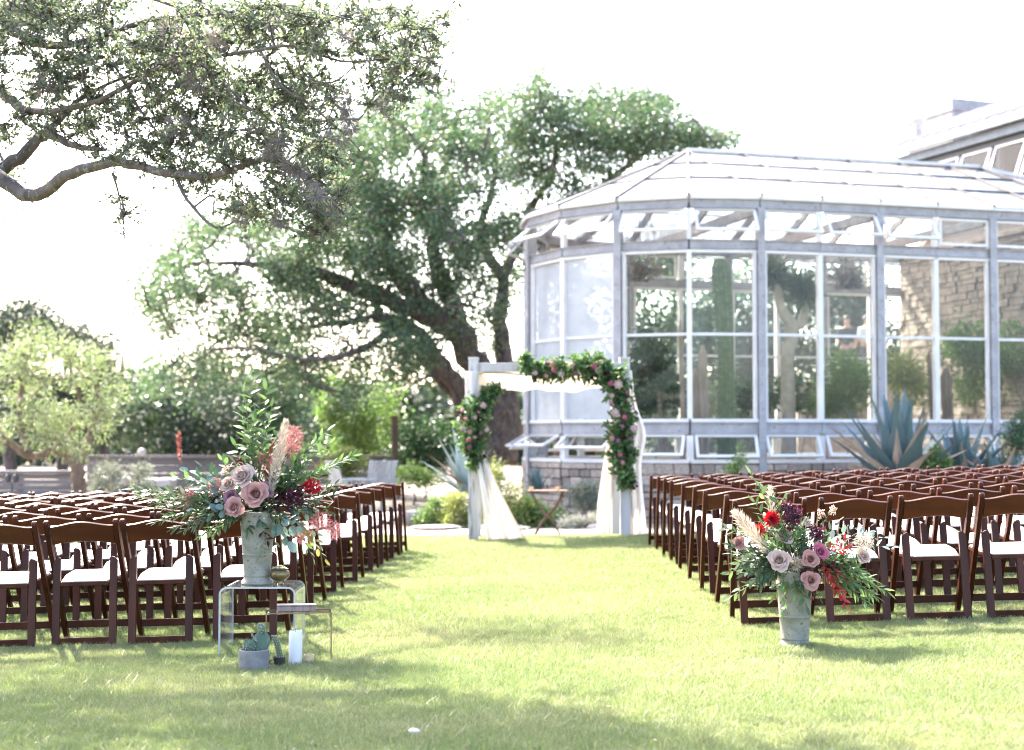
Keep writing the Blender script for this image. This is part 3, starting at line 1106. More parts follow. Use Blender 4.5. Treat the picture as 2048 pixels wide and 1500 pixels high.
def make_chair_meshes():
    me = {}
    # back post that runs down to the front foot: board on edge, round head
    c = MB()
    T, Bm = Vector((0, py_at(0.80), 0.80)), Vector((0, py_at(0.0), 0.0))
    d = (Bm - T).normalized()
    nrm = Vector((0, d.z, -d.y))
    hw = 0.021
    poly = []
    for k in range(7):
        a = math.pi * k / 6
        p = T + d * hw + nrm * (hw * math.cos(a)) - d * (hw * math.sin(a))
        poly.append((p.y, p.z))
    p1, p2 = Bm - nrm * hw, Bm + nrm * hw
    p1 = p1 + d * (-p1.z / d.z)
    p2 = p2 + d * (-p2.z / d.z)
    poly += [(p1.y, p1.z), (p2.y, p2.z)]
    c.prism(poly, 0, -0.0145, 0.0145)
    me['post'] = c.mesh('post', M['wood'], bevel=0.003)
    # rear leg: flat board, one shoulder of the head rounded
    c = MB()
    w, h = 0.0225, 0.565
    poly = [(-w, 0), (w, 0), (w, h - 0.012)]
    for k in range(1, 7):
        a = math.pi / 2 * k / 6
        poly.append((w - 0.012 + 0.012 * math.cos(a), h - 0.012 + 0.012 * math.sin(a)))
    for k in range(7):
        a = math.pi / 2 * k / 6
        poly.append((-w + 0.036 - 0.036 * math.sin(a), h - 0.036 + 0.036 * math.cos(a)))
    c.prism(poly, 1, -0.0115, 0.0115)
    for i, v in enumerate(c.v):
        c.v[i] = (v[0], v[1] - 0.215 + 0.075 * v[2] / h, v[2])
    me['rear_leg'] = c.mesh('rear_leg', M['wood'], bevel=0.003)
    # backrest: waved top, arched underside, bent in plan
    c = MB()
    W = 0.195

    def zt(s):
        return 0.774 + 0.013 * math.cos(s * math.pi) + 0.004

    def zb(s):
        return 0.648 + 0.022 * (1 - s * s)

    def pt(u, v, off):
        s = 2 * u - 1
        z = zb(s) + (zt(s) - zb(s)) * v
        return Vector((W * s, py_at(z) - 0.022 * (1 - s * s) + off, z + off * 0.5))
    c.slab(14, 3, lambda u, v: pt(u, v, -0.009), lambda u, v: pt(u, v, 0.009))
    me['backrest'] = c.mesh('backrest', M['wood_back'], bevel=0.003)
    # seat frame and white cushion: wider in front
    def seat(u, v, z0, inset):
        y = -0.185 + 0.40 * v
        hw = (0.150 + (0.190 - 0.150) * min(1, v * 1.6)) - inset
        y = -0.185 + inset + (0.40 - 2 * inset) * v
        return Vector((hw * (2 * u - 1), y, z0 + 0.03 * (v - 0.5)))
    c = MB()
    c.slab(2, 6, lambda u, v: seat(u, v, 0.428, 0.0), lambda u, v: seat(u, v, 0.404, 0.0))
    me['seat_frame'] = c.mesh('seat_frame', M['wood'], bevel=0.003)
    c = MB()

    def top(u, v):
        e = min(u, 1 - u, v, 1 - v)
        k = min(1, e / 0.12)
        k = math.sqrt(max(0, 1 - (1 - k) ** 2))
        return seat(u, v, 0.434 + 0.017 * k, 0.008)
    c.slab(12, 12, top, lambda u, v: seat(u, v, 0.429, 0.008))
    me['cushion'] = c.mesh('cushion', M['vinyl'], smooth=True)
    me['rear_stretcher'] = MB().box((0, -0.208, 0.052), (0.312, 0.018, 0.042)).mesh('rear_stretcher', M['wood'], bevel=0.003)
    me['front_stretcher'] = MB().box((0, py_at(0.118) + 0.0, 0.118), (0.400, 0.018, 0.046)).mesh('front_stretcher', M['wood'], bevel=0.003)
    me['seat_rail'] = MB().bar((0, -0.155, 0.398), (0, 0.17, 0.412), 0.018, 0.030).mesh('seat_rail', M['wood'])
    return me


CH = make_chair_meshes()


def chair_at(x, y, rz, label, group, lean=0.0):
    t = thing('folding_chair', label, 'chair', (x, y, gz(x, y) - 0.006), rz, group)
    t.rotation_euler = (lean, -math.atan(0.03) * 0.9, rz)
    for s in (-1, 1):
        o = link('post', CH['post'], t)
        o.location.x = s * 0.2135
        o = link('rear_leg', CH['rear_leg'], t)
        o.location.x = s * 0.1755
        if s < 0:
            pass
        else:
            o.scale.x = -1
        o = link('seat_rail', CH['seat_rail'], t)
        o.location.x = s * 0.143
    for k in ('backrest', 'seat_frame', 'cushion', 'rear_stretcher', 'front_stretcher'):
        link(k, CH[k], t)
    return t


# front feet of the aisle chairs: distance and aisle edge, nearest row first
ROWS_R = [(9.50, 1.41), (10.38, 1.43), (11.27, 1.44), (12.15, 1.455), (13.02, 1.47), (13.78, 1.476), (14.52, 1.487), (15.20, 1.49), (15.86, 1.467)]
ROWS_L = [(9.50, -1.42), (10.40, -1.43), (11.34, -1.43), (12.20, -1.384), (13.04, -1.305), (14.02, -1.264), (14.76, -1.23), (15.40, -1.176), (16.05, -1.13)]
FOOT = py_at(0.0)
for side, rows in ((1, ROWS_R), (-1, ROWS_L)):
    for r, (Y, xe) in enumerate(rows):
        yc = Y - FOOT
        k = 0
        x = xe + side * 0.228
        skew = random.uniform(-.012, .012) + (0.012 if side < 0 else 0.0)
        while abs(x) < 0.352 * yc + 0.32 and k < 11:
            k += 1
            sd = 'right' if side > 0 else 'left'
            lab = f'dark wood folding chair {sd} of aisle, {ORD[k]} seat from aisle, {ORD[r + 1]} row from camera'
            chair_at(x + random.uniform(-.012, .012), yc + random.uniform(-.035, .035) + skew * (k - 1), random.gauss(0, 0.034) + (0.02 if side < 0 else -0.01), lab, f'folding chairs in rows {sd} of the aisle')
            x += side * random.uniform(0.492, 0.515)

# ------------------------------------------------------------------ wedding arch
YF, YR = 17.5, 19.05
XL = (947 - 1024) / FPX * YF
XR = (1249.5 - 1024) / FPX * YF
arch = thing('wooden_arch', 'whitewashed wooden four-post arch at the end of the aisle', 'arch', ((XL + XR) / 2, YF, 0))
ax = (XL + XR) / 2
HT = 2.10
for x in (XL, XR):
    for y in (YF, YR):
        g = gz(x, y)
        MB().box((x - ax, y - YF, (HT + 0.06 + g) / 2), (0.118, 0.118, HT + 0.06 - g)).build('post', M['whitewash'], arch, bevel=0.004)
        MB().box((x - ax, y - YF, HT + 0.075), (0.128, 0.128, 0.03)).build('post_cap', M['whitewash'], arch, bevel=0.004)
for y in (YF, YR):
    MB().box((0, y - YF, HT - 0.03), (XR - XL - 0.12, 0.085, 0.11)).build('beam', M['whitewash'], arch, bevel=0.004)
for x in (XL, XR):
    MB().box((x - ax, (YR - YF) / 2, HT - 0.03), (0.085, YR - YF - 0.12, 0.11)).build('beam', M['whitewash'], arch, bevel=0.004)


def cloth(name, label, fn, nu, nv, thick=0.003):
    c = MB()
    f0 = {}
    def front(u, v):
        return fn(u, v)
    def back(u, v):
        p = fn(u, v)
        return Vector((p.x, p.y + thick, p.z + thick * 0.6))
    c.slab(nu, nv, front, back)
    o = c.build(name, M['drape'], None, smooth=True)
    return tag(o, label, 'drape')


def canopy(u, v):
    x = XL + 0.05 + (XR - XL - 0.10) * u
    y = YF - 0.03 + (YR - YF + 0.05) * v
    sag = 0.19 * math.sin(math.pi * v) ** 0.8 * (0.65 + 0.35 * math.sin(math.pi * u))
    fold = 0.010 * math.sin(u * 34) * math.sin(math.pi * v) + 0.018 * math.sin(u * 13 + v * 4)
    return Vector((x, y, HT - 0.10 - sag + fold))


cloth('canopy_cloth', 'ivory cloth canopy sagging under the top of the arch', canopy, 70, 16)


def drape_left(u, v):
    # v: 0 at the knot on the post, 1 at the ground
    z = 1.16 * (1 - v) + 0.006
    spread = 0.10 + 0.28 * v ** 1.1
    x0 = XL + 0.00 + 0.16 * v
    x = x0 + spread * u + 0.10 * v * v * u
    f = (0.02 + 0.05 * v)
    y = YF - 0.10 - 0.10 * math.sin(math.pi * min(1, v * 1.1)) + f * math.sin(u * 15 + v * 1.5) + 0.4 * f * math.sin(u * 29 + 1)
    return Vector((x, y, z + gz(x, y)))


cloth('cloth_drape', 'ivory cloth gathered on the left arch post and trailing onto the lawn', drape_left, 46, 22)


def drape_left_up(u, v):
    z = 2.02 - 0.86 * v
    a = -0.4 + u * 3.4
    r = 0.092 + 0.012 * math.sin(u * 17) - 0.012 * v
    return Vector((XL + r * math.cos(a + 2.2), YF + r * math.sin(a + 2.2) * 1.05, z))


cloth('cloth_wrap', 'ivory cloth wound round the upper left arch post', drape_left_up, 26, 10)


def drape_right(u, v):
    z = 2.0 * (1 - v) + 0.006
    bulge = 0.10 * math.exp(-((v - 0.38) / 0.13) ** 2)
    w = 0.08 + 0.13 * v
    x = XR + 0.015 + bulge * (0.4 + 0.6 * u) + w * u + 0.05 * v
    f = 0.012 + 0.03 * v
    y = YF + 0.02 + 0.08 * u + f * math.sin(u * 13 + v * 2)
    return Vector((x, y, z + gz(x, y)))


cloth('cloth_drape', 'ivory cloth hanging beside the right arch post behind the garland', drape_right, 26, 26)


def drape_rear(u, v):
    z = 1.55 * (1 - v) ** 0.9
    x = XR - 0.04 - (0.03 + 0.15 * min(1, v * 1.3)) * (1 - u) - 0.04 * v
    y = YR - 0.16 + 0.03 * math.sin(u * 16 + v)
    return Vector((x, y, z + gz(x, y) + 0.006))


cloth('cloth_drape', 'pale cloth hanging low between the two right arch posts', drape_rear, 26, 12)

# ------------------------------------------------------------------ folding bistro table under the arch
TB = ground_at(1095, 19.75)
tab = thing('bistro_table', 'small rust-brown folding table with crossed legs behind the arch', 'table', TB)
M['rust'] = surf_mat('rusty_iron', (0.09, 0.05, 0.035), (0.15, 0.09, 0.065), 1.0, 18, bump=0.2)
hT = at(1095, 980, 19.75).z - TB.z
for k in range(7):
    MB().box((0, -0.21 + k * 0.07, hT - 0.012), (0.53, 0.058, 0.018)).build('slat', M['rust'], tab)
for s in (-1, 1):
    MB().box((s * 0.20, 0, hT - 0.033), (0.03, 0.46, 0.02)).build('batten', M['rust'], tab)
for y in (-0.17, 0.17):
    for s in (-1, 1):
        MB().tube([(s * 0.21, y + 0.012 * s, hT - 0.045), (s * 0.10, y + 0.012 * s, hT * 0.62), (-s * 0.09, y + 0.012 * s, hT * 0.30), (-s * 0.19, y + 0.012 * s, 0)], 0.014, 6).build('leg', M['rust'], tab)
for nm, px in (('left', 1063), ('right', 1115)):
    p = at(px, 980, 19.65)
    v = thing('votive_candle', f'tiny gilded votive candle near the {nm} end of the rusty table', 'candle', (p.x, p.y, TB.z + hT))
    MB().lathe([(0.026, 0), (0.030, 0.05), (0.027, 0.05), (0.023, 0.035)], 12).build('holder', M['gold'], v)
    MB().lathe([(0.021, 0.004), (0.021, 0.034)], 12).build('wax', M['wax'], v)

# ------------------------------------------------------------------ left display: acrylic table, urn, small pots
def rounded_u(w, h, dep, t, r=0.045):
    """bent sheet in x-z: down, over, down; returns (outer, inner) outlines"""
    out, inn = [], []
    out.append((-w / 2, 0)); inn.append((-w / 2 + t, 0))
    for k in range(6):
        a = math.pi / 2 * k / 5
        out.append((-w / 2 + r - r * math.cos(a), h - r + r * math.sin(a)))
        inn.append((-w / 2 + r - (r - t) * math.cos(a), h - r + (r - t) * math.sin(a)))
    for k in range(6):
        a = math.pi / 2 * (1 - k / 5)
        out.append((w / 2 - r + r * math.cos(a), h - r + r * math.sin(a)))
        inn.append((w / 2 - r + (r - t) * math.cos(a), h - r + (r - t) * math.sin(a)))
    out.append((w / 2, 0)); inn.append((w / 2 - t, 0))
    return out, inn


M['acrylic_edge'] = surf_mat('polished_acrylic_edge', (0.34, 0.345, 0.33), (0.46, 0.465, 0.45), 0.2, 20, spec=0.6)


def acrylic_table(t, w, h, dep, th, edge_mat, r=0.045):
    out, inn = rounded_u(w, h, dep, th, r)
    sh = MB()
    n = len(out)
    for prof in (out, inn):
        o = len(sh.v)
        for x, z in prof:
            sh.v.append((x, -dep / 2, z))
            sh.v.append((x, dep / 2, z))
        for k in range(n - 1):
            sh.f.append((o + 2 * k, o + 2 * k + 1, o + 2 * k + 3, o + 2 * k + 2))
    sh.build('sheet', M['acrylic'], t)
    for y0, y1 in ((-dep / 2 - 0.0015, -dep / 2), (dep / 2, dep / 2 + 0.0015)):
        e = MB()
        for k in range(n - 1):
            q = [out[k], out[k + 1], inn[k + 1], inn[k]]
            e.add([(a, y0, b) for a, b in q] + [(a, y1, b) for a, b in q], [(0, 1, 2, 3), (7, 6, 5, 4), (0, 4, 5, 1), (2, 6, 7, 3)])
        e.build('polished_edge', edge_mat, t)


AT = ground_at(524, 8.73)
AT.x = (513 - 1024) / FPX * 8.53 + 0.012
atab = thing('acrylic_table', 'clear acrylic table holding the tall urn of flowers beside left chairs', 'table', AT)
ATH = 0.405
acrylic_table(atab, 0.445, ATH, 0.40, 0.011, M['acrylic_edge'])

ST = ground_at(600, 8.26)
st_ = thing('acrylic_riser', 'low clear acrylic riser with bronze edges beside the acrylic table', 'riser', ST, R(9))
acrylic_table(st_, 0.365, 0.29, 0.17, 0.007, M['copper_edge'], 0.012)

BX = thing('wooden_box', 'slim mauve-brown wooden box lying on the bronze-edged riser', 'box', (ST.x - 0.012, ST.y, ST.z + 0.2905), R(9))
M['box_wood'] = surf_mat('stained_box_wood', (0.17, 0.115, 0.10), (0.26, 0.19, 0.17), 0.5, 8, (8, 1, 1), 0.1)
MB().box((0, 0, 0.014), (0.215, 0.075, 0.028)).build('tray', M['box_wood'], BX, bevel=0.003)
MB().box((0, 0, 0.0325), (0.219, 0.079, 0.008)).build('lid', M['box_wood'], BX, bevel=0.002)

URN = [(0.092, 0.0), (0.096, 0.006), (0.090, 0.022), (0.078, 0.034), (0.0765, 0.044), (0.080, 0.050), (0.080, 0.056), (0.0785, 0.060),
       (0.083, 0.12), (0.0865, 0.17), (0.089, 0.173), (0.089, 0.179), (0.087, 0.182), (0.094, 0.27), (0.100, 0.345), (0.1025, 0.348), (0.1025, 0.354), (0.1005, 0.357),
       (0.104, 0.405), (0.108, 0.418), (0.108, 0.426), (0.102, 0.428), (0.098, 0.40), (0.090, 0.33), (0.05, 0.32)]


def urn(label, p, rz=0.0):
    t = thing('urn', label, 'urn', p, rz)
    MB().lathe(URN, 40).build('vessel', M['urn'], t, smooth=True)
    MB().lathe([(0.094, 0.385), (0.05, 0.398), (0.01, 0.40)], 20).build('soil', M['soil'], t)
    return t


UL = Vector(((517 - 1024) / FPX * 8.70, 8.70, AT.z + ATH + 0.001))
urn('tall weathered zinc urn standing on the acrylic table', UL)
UR = ground_at(1586, 8.28)
urn('tall weathered zinc urn standing on the lawn beside right chairs', UR, 0.8)

p = Vector(((562 - 1024) / FPX * 8.66, 8.66, AT.z + ATH + 0.001))
bowl = thing('bronze_bowl', 'small round aged bronze bowl beside the urn on the acrylic table', 'bowl', p)
MB().lathe([(0.022, 0.008), (0.020, 0.020), (0.030, 0.024), (0.050, 0.036), (0.059, 0.054), (0.058, 0.070), (0.050, 0.082), (0.046, 0.086), (0.051, 0.092), (0.049, 0.094), (0.044, 0.088), (0.02, 0.082)], 28).build('bowl', M['bronze'], bowl, smooth=True)
for k in range(3):
    a = k * 2.094 + 0.4
    MB().tube([(0.020 * math.cos(a), 0.020 * math.sin(a), 0.022), (0.032 * math.cos(a), 0.032 * math.sin(a), 0.0)], 0.006, 6).build('foot', M['bronze'], bowl)
M['succ'] = leaf_mat('pale_succulent', (0.34, 0.38, 0.24), (0.52, 0.52, 0.36), (0.55, 0.36, 0.26), 0.25, 0.5, tint=(1, 1.1, 0.8))
succ = thing('succulents', 'pale succulent rosettes filling the little bronze bowl', 'succulent', p + Vector((0, 0, 0.088)))
for k in range(7):
    a = k * 0.9 + 0.3
    rr = 0.0 if k == 0 else 0.030
    c = np.array([rr * math.cos(a), rr * math.sin(a), 0.004 + (0.010 if k == 0 else 0)])
    n_ = 18
    th = np.arange(n_) * 2.4
    up = np.linspace(1.4, 0.25, n_)
    D = np.stack([np.cos(th), np.sin(th), up], 1)
    V, F = leaf_arrays(np.repeat(c[None], n_, 0), D, np.linspace(0.012, 0.024, n_), np.linspace(0.007, 0.012, n_), 0.25)
    link('rosette', np_mesh('rosette', V, F, M['succ']), succ)

# concrete pot with a prickly pear
PP = ground_at(512, 7.98)
pot = thing('concrete_pot', 'round grey concrete pot on the lawn in front of the acrylic table', 'pot', PP)
MB().lathe([(0.072, 0), (0.079, 0.012), (0.082, 0.06), (0.081, 0.118), (0.079, 0.122), (0.069, 0.122), (0.067, 0.100), (0.03, 0.098)], 32).build('pot', M['concrete'], pot, smooth=False)
MB().lathe([(0.0665, 0.098), (0.04, 0.106), (0.01, 0.108)], 20).build('gravel', M['soil'], pot)
pear = thing('prickly_pear', 'prickly pear cactus with flat round pads in the concrete pot', 'cactus', PP + Vector((0, 0, 0.10)))


def pad(c, rx, rz_, tiltx, yaw, roll):
    b = MB()
    nu, nv = 16, 9
    for j in range(nv + 1):
        f = math.pi * j / nv
        for i in range(nu):
            a = 2 * math.pi * i / nu
            x = rx * math.sin(f) * math.cos(a) * (0.82 + 0.18 * (1 - math.cos(f)) / 2 * 1.2)
            y = 0.011 * math.sin(f) * math.sin(a)
            b.v.append((x, y, rz_ * (1 - math.cos(f))))
    for j in range(nv):
        for i in range(nu):
            b.f.append((j * nu + i, j * nu + (i + 1) % nu, (j + 1) * nu + (i + 1) % nu, (j + 1) * nu + i))
    o = b.build('pad', M['pear'], pear, smooth=True)
    o.location = c
    o.rotation_euler = (tiltx, roll, yaw)
    s = MB()
    r = random.Random(int(rx * 1e5))
    for _ in range(26):
        x = r.uniform(-.8, .8) * rx
        z = r.uniform(0.15, 1.85) * rz_
        if (x / rx) ** 2 + ((z - rz_) / rz_) ** 2 > 0.85:
            continue
        for sg in (-1, 1):
            s.tube([(x, sg * 0.008, z), (x + r.uniform(-.004, .004), sg * 0.018, z + r.uniform(-.004, .004))], [0.0012, 0.0004], 4)
    s.build('spines', M['spine'], o)
    return o


pad((0.012, 0.005, -0.015), 0.052, 0.068, R(-8), R(10), R(18))
pad((-0.018, -0.018, -0.01), 0.036, 0.044, R(12), R(25), R(-6))
pad((-0.036, -0.002, -0.005), 0.024, 0.044, R(4), R(60), R(-12))
pad((0.055, 0.0, 0.108), 0.022, 0.034, R(-4), R(-25), R(-40))
pad((0.022, -0.010, 0.055), 0.006, 0.034, R(6), R(0), R(-34))

# little black pot with a finger cactus
P2 = ground_at(562, 8.06)
pot2 = thing('small_black_pot', 'tiny dark pot between the concrete pot and the white candle', 'pot', P2)
MB().lathe([(0.024, 0), (0.030, 0.035), (0.034, 0.064), (0.036, 0.066), (0.031, 0.066), (0.028, 0.055), (0.01, 0.054)], 20).build('pot', M['black_metal'], pot2, smooth=False)
MB().tube([(-0.028, 0, 0.05), (-0.052, 0, 0.045), (-0.050, 0, 0.012), (-0.026, 0, 0.012)], 0.0035, 6).build('handle', M['black_metal'], pot2)
fc = thing('finger_cactus', 'small leaning ribbed finger cactus in the tiny dark pot', 'cactus', P2 + Vector((0, 0, 0.052)))
b = MB()
axis = [Vector((0.004 - 0.034 * (t / 9) ** 1.6, 0, 0.128 * t / 9)) for t in range(10)]
for i, c in enumerate(axis):
    rr = 0.0165 if i < 8 else (0.013 if i == 8 else 0.005)
    for k in range(20):
        a = 2 * math.pi * k / 20
        q = rr * (1.0 if k % 2 else 0.82)
        b.v.append((c.x + q * math.cos(a), c.y + q * math.sin(a), c.z))
for i in range(9):
    for k in range(20):
        b.f.append((i * 20 + k, i * 20 + (k + 1) % 20, (i + 1) * 20 + (k + 1) % 20, (i + 1) * 20 + k))
b.f.append(tuple(9 * 20 + k for k in range(20)))
b.build('stem', M['cactus'], fc)
s = MB()
for i in range(1, 10):
    for k in range(1, 20, 2):
        a = 2 * math.pi * k / 20
        c = axis[i]
        rr = 0.0165 if i < 8 else 0.010
        for dz in (-.004, .003):
            s.tube([c + Vector((rr * math.cos(a), rr * math.sin(a), 0)), c + Vector(((rr + 0.008) * math.cos(a), (rr + 0.008) * math.sin(a), dz))], [0.0010, 0.0004], 3)
s.build('spines', M['spine'], fc)

# candle and votive
P3 = ground_at(594, 8.12)
cd = thing('pillar_candle', 'tall white pillar candle standing on the lawn under the riser', 'candle', P3)
b = MB()
nv = 24
prof = [(0.036, 0), (0.0375, 0.004), (0.0372, 0.195), (0.034, 0.205), (0.026, 0.206), (0.010, 0.198)]
b.lathe(prof, nv)
for i, v in enumerate(b.v):
    if v[2] > 0.19:
        b.v[i] = (v[0], v[1], v[2] - 0.010 + 0.25 * v[0] * 0.3 + 0.004 * math.sin(5 * math.atan2(v[1], v[0])))
b.build('wax', M['wax'], cd, smooth=True)
MB().tube([(0, 0, 0.186), (0.001, 0, 0.205)], 0.0012, 5).build('wick', M['black_metal'], cd)
P4 = ground_at(621, 8.14)
vt = thing('gilded_votive', 'small gilded glass votive beside the white pillar candle', 'votive', P4)
MB().lathe([(0.024, 0), (0.0275, 0.006), (0.0285, 0.062), (0.0260, 0.062), (0.0245, 0.02), (0.01, 0.018)], 22).build('cup', M['gold'], vt, smooth=False)
MB().lathe([(0.0235, 0.018), (0.0235, 0.036)], 18).build('wax', M['wax'], vt)

# white stone lying in the near grass
g = ground_at(830, 6.08)
o = link('pebble', rock_me[1])
o.location = g + Vector((0, 0, 0.022))
o.scale = (0.075, 0.05, 0.04)
o.data = o.data.copy()
o.data.materials[0] = surf_mat('white_pebble', (0.5, 0.48, 0.46), (0.62, 0.6, 0.58), 0.9, 8)
tag(o, 'small white flat stone lying in the nearest grass', 'stone')
# ------------------------------------------------------------------ trees
def smooth_path(pts, sub=4):
    """Catmull-Rom through (Vector, radius) pairs"""
    P = [p for p, _ in pts]
    Rr = [r for _, r in pts]
    out, rad = [], []
    for i in range(len(P) - 1):
        p0, p1, p2, p3 = P[max(0, i - 1)], P[i], P[i + 1], P[min(len(P) - 1, i + 2)]
        for k in range(sub):
            t = k / sub
            q = 0.5 * ((2 * p1) + (p2 - p0) * t + (2 * p0 - 5 * p1 + 4 * p2 - p3) * t * t + (3 * p1 - p0 - 3 * p2 + p3) * t ** 3)
            out.append(q)
            rad.append(Rr[i] + (Rr[i + 1] - Rr[i]) * t)
    out.append(P[-1])
    rad.append(Rr[-1])
    return out, rad


def wobble(p, s, r):
    return Vector((p.x + r.gauss(0, s), p.y + r.gauss(0, s), p.z + r.gauss(0, s)))


class Tree:
    def __init__(self, name, label, base, seed, group=None, cat='tree'):
        self.base = Vector(base)
        self.t = thing(name, label, cat, base, 0, group)
        self.wood = MB()
        self.skel = []
        self.leaf = []
        self.r = random.Random(seed)
        self.nr = np.random.default_rng(seed)

    def limb(self, pts, sub=4, n=10):
        path, rad = smooth_path(pts, sub)
        path = [p - self.base for p in path]
        out = []
        for i, p in enumerate(path):
            out.append(wobble(p, rad[i] * 0.15, self.r) if 0 < i < len(path) - 1 else p)
        self.wood.tube(out, rad, n)
        self.skel += [(p, r) for p, r in zip(out, rad)]

    def reach(self, c, r0=0.03, r1=0.008, n=5, bend=0.12):
        """thin branch from the nearest limb to c"""
        S = np.array([p for p, _ in self.skel])
        d = np.linalg.norm(S - np.array(c), axis=1) + 0.6 * np.maximum(0, S[:, 2] - c.z)
        i = int(np.argmin(d))
        s, sr = self.skel[i]
        L = (c - s).length
        if L < 0.02:
            return
        m1 = wobble(s.lerp(c, 0.35), bend * L, self.r) + Vector((0, 0, 0.06 * L))
        m2 = wobble(s.lerp(c, 0.7), bend * L, self.r)
        path, rad = smooth_path([(s, min(r0, sr * 0.7)), (m1, r0 * 0.75), (m2, r0 * 0.45), (c, r1)], 3)
        self.wood.tube(path, rad, n)
        self.skel += [(p, q) for p, q in zip(path[3:], rad[3:])]

    def cloud(self, c, rad, n, L, W, flat=0.75, fold=0.0, hang=0.0):
        """loose clump of leaves: densest towards its rim, ragged"""
        k = self.nr.normal(size=(n, 3))
        k = unit(k) * (self.nr.random((n, 1)) ** 0.45)
        k *= (0.70 + 0.45 * self.nr.random((n, 1))) * (1 + 0.75 * self.nr.random((n, 1)) ** 7)
        k *= self.nr.uniform(0.65, 1.3, 3)
        P = np.array(c) + k * rad * np.array([1, 1, flat])
        D = unit(k) * 0.7 + self.nr.normal(size=(n, 3)) * 0.8 + np.array([0, 0, -hang])
        s = self.nr.uniform(0.7, 1.25, n)
        self.leaf.append(leaf_arrays(P, D, L * s, W * s, fold, self.nr))

    def spray(self, c, rad, twigs, per, L, W, fold=0.2, out=None):
        """twigs with leaves set along them"""
        for _ in range(twigs):
            d = Vector((self.r.gauss(0, 1), self.r.gauss(0, 1), self.r.gauss(0, 0.8)))
            if out is not None:
                d += out * 0.9
            d.normalize()
            ln = rad * self.r.uniform(0.6, 1.25)
            s = c - d * ln * 0.25
            e = c + d * ln
            m = wobble(s.lerp(e, 0.5), ln * 0.10, self.r)
            self.wood.tube([s, m, e], [0.0035, 0.0028, 0.0014], 3, caps=False)
            t = self.nr.uniform(0.15, 1.0, per)
            s_, m_, e_ = np.array(s), np.array(m), np.array(e)
            P = ((1 - t) ** 2)[:, None] * s_ + (2 * t * (1 - t))[:, None] * m_ + (t ** 2)[:, None] * e_
            D = np.array(d)[None] * 0.5 + self.nr.normal(size=(per, 3)) * 0.75
            sc = self.nr.uniform(0.65, 1.2, per)
            self.leaf.append(leaf_arrays(P, D, L * sc, W * sc, fold, self.nr))

    def finish(self, bark, leafm, crown='crown'):
        w = self.wood.build('trunk', bark, self.t, smooth=True)
        V, F = join_arrays(self.leaf)
        o = link(crown, np_mesh(crown, V, F, leafm), self.t)
        return w, o


def pick(r, cx, cy, rx, ry):
    while True:
        u, v = r.uniform(-1, 1), r.uniform(-1, 1)
        if u * u + v * v <= 1:
            return cx + u * rx, cy + v * ry


def px_limb(tr, pts, sub=4, n=10):
    tr.limb([(at(px, py, Z), rr) for px, py, Z, rr in pts], sub, n)


# --- the big live oak beside the greenhouse
OAK_Z = 31.0
ob = at(988, 930, OAK_Z)
oak = Tree('oak_tree', 'large spreading live oak with dark leaning trunks left of the greenhouse', (ob.x, ob.y, -0.13), 11)
px_limb(oak, [(1000, 930, 31, 0.416), (988, 850, 31, 0.352), (968, 770, 31, 0.320), (930, 690, 30.8, 0.272), (885, 645, 30.5, 0.240), (800, 612, 30, 0.192), (700, 572, 29.5, 0.152), (620, 545, 29, 0.112), (520, 530, 28.6, 0.064), (420, 525, 28.3, 0.032)])
px_limb(oak, [(978, 900, 31, 0.288), (935, 815, 30.6, 0.200), (895, 750, 30.2, 0.176), (850, 680, 29.8, 0.144), (800, 640, 29.4, 0.104), (720, 640, 29, 0.072), (620, 655, 28.6, 0.040)])
px_limb(oak, [(985, 880, 31.4, 0.320), (925, 800, 31.6, 0.176), (870, 740, 32, 0.152), (830, 690, 32.3, 0.128), (770, 640, 32.6, 0.088), (690, 500, 32.8, 0.056), (660, 440, 33, 0.032)])
px_limb(oak, [(1002, 920, 31, 0.368), (1015, 830, 31.2, 0.272), (1010, 740, 31.5, 0.216), (1000, 640, 31.8, 0.168), (1008, 560, 32, 0.136), (1030, 500, 32.2, 0.112), (1060, 420, 32.3, 0.088), (1110, 330, 32.4, 0.064), (1105, 250, 32.4, 0.040), (1095, 200, 32.4, 0.024)])
px_limb(oak, [(930, 690, 30.8, .26), (900, 600, 30.6, .20), (870, 520, 30.4, .16), (862, 430, 30.2, .12), (850, 330, 30, .08), (862, 250, 30, .05), (866, 210, 30, .02)])
px_limb(oak, [(885, 645, 30.5, .22), (800, 560, 30.3, .16), (770, 470, 30, .12), (740, 380, 29.8, .08), (760, 310, 29.7, .04)])
px_limb(oak, [(1008, 560, 32, .14), (960, 470, 31.6, .10), (985, 380, 31.4, .07), (990, 300, 31.3, .04)])
px_limb(oak, [(1030, 500, 32.2, .13), (1130, 430, 33, .10), (1220, 360, 33.5, .08), (1300, 300, 33.8, .05), (1400, 275, 34, .03)])
px_limb(oak, [(860, 640, 30.4, .16), (820, 560, 29.6, .10), (700, 500, 28.8, .08), (560, 450, 28.4, .05)])
px_limb(oak, [(800, 640, 29.5, .10), (740, 690, 28.8, .07), (640, 720, 28.2, .05), (520, 700, 27.8, .03)])
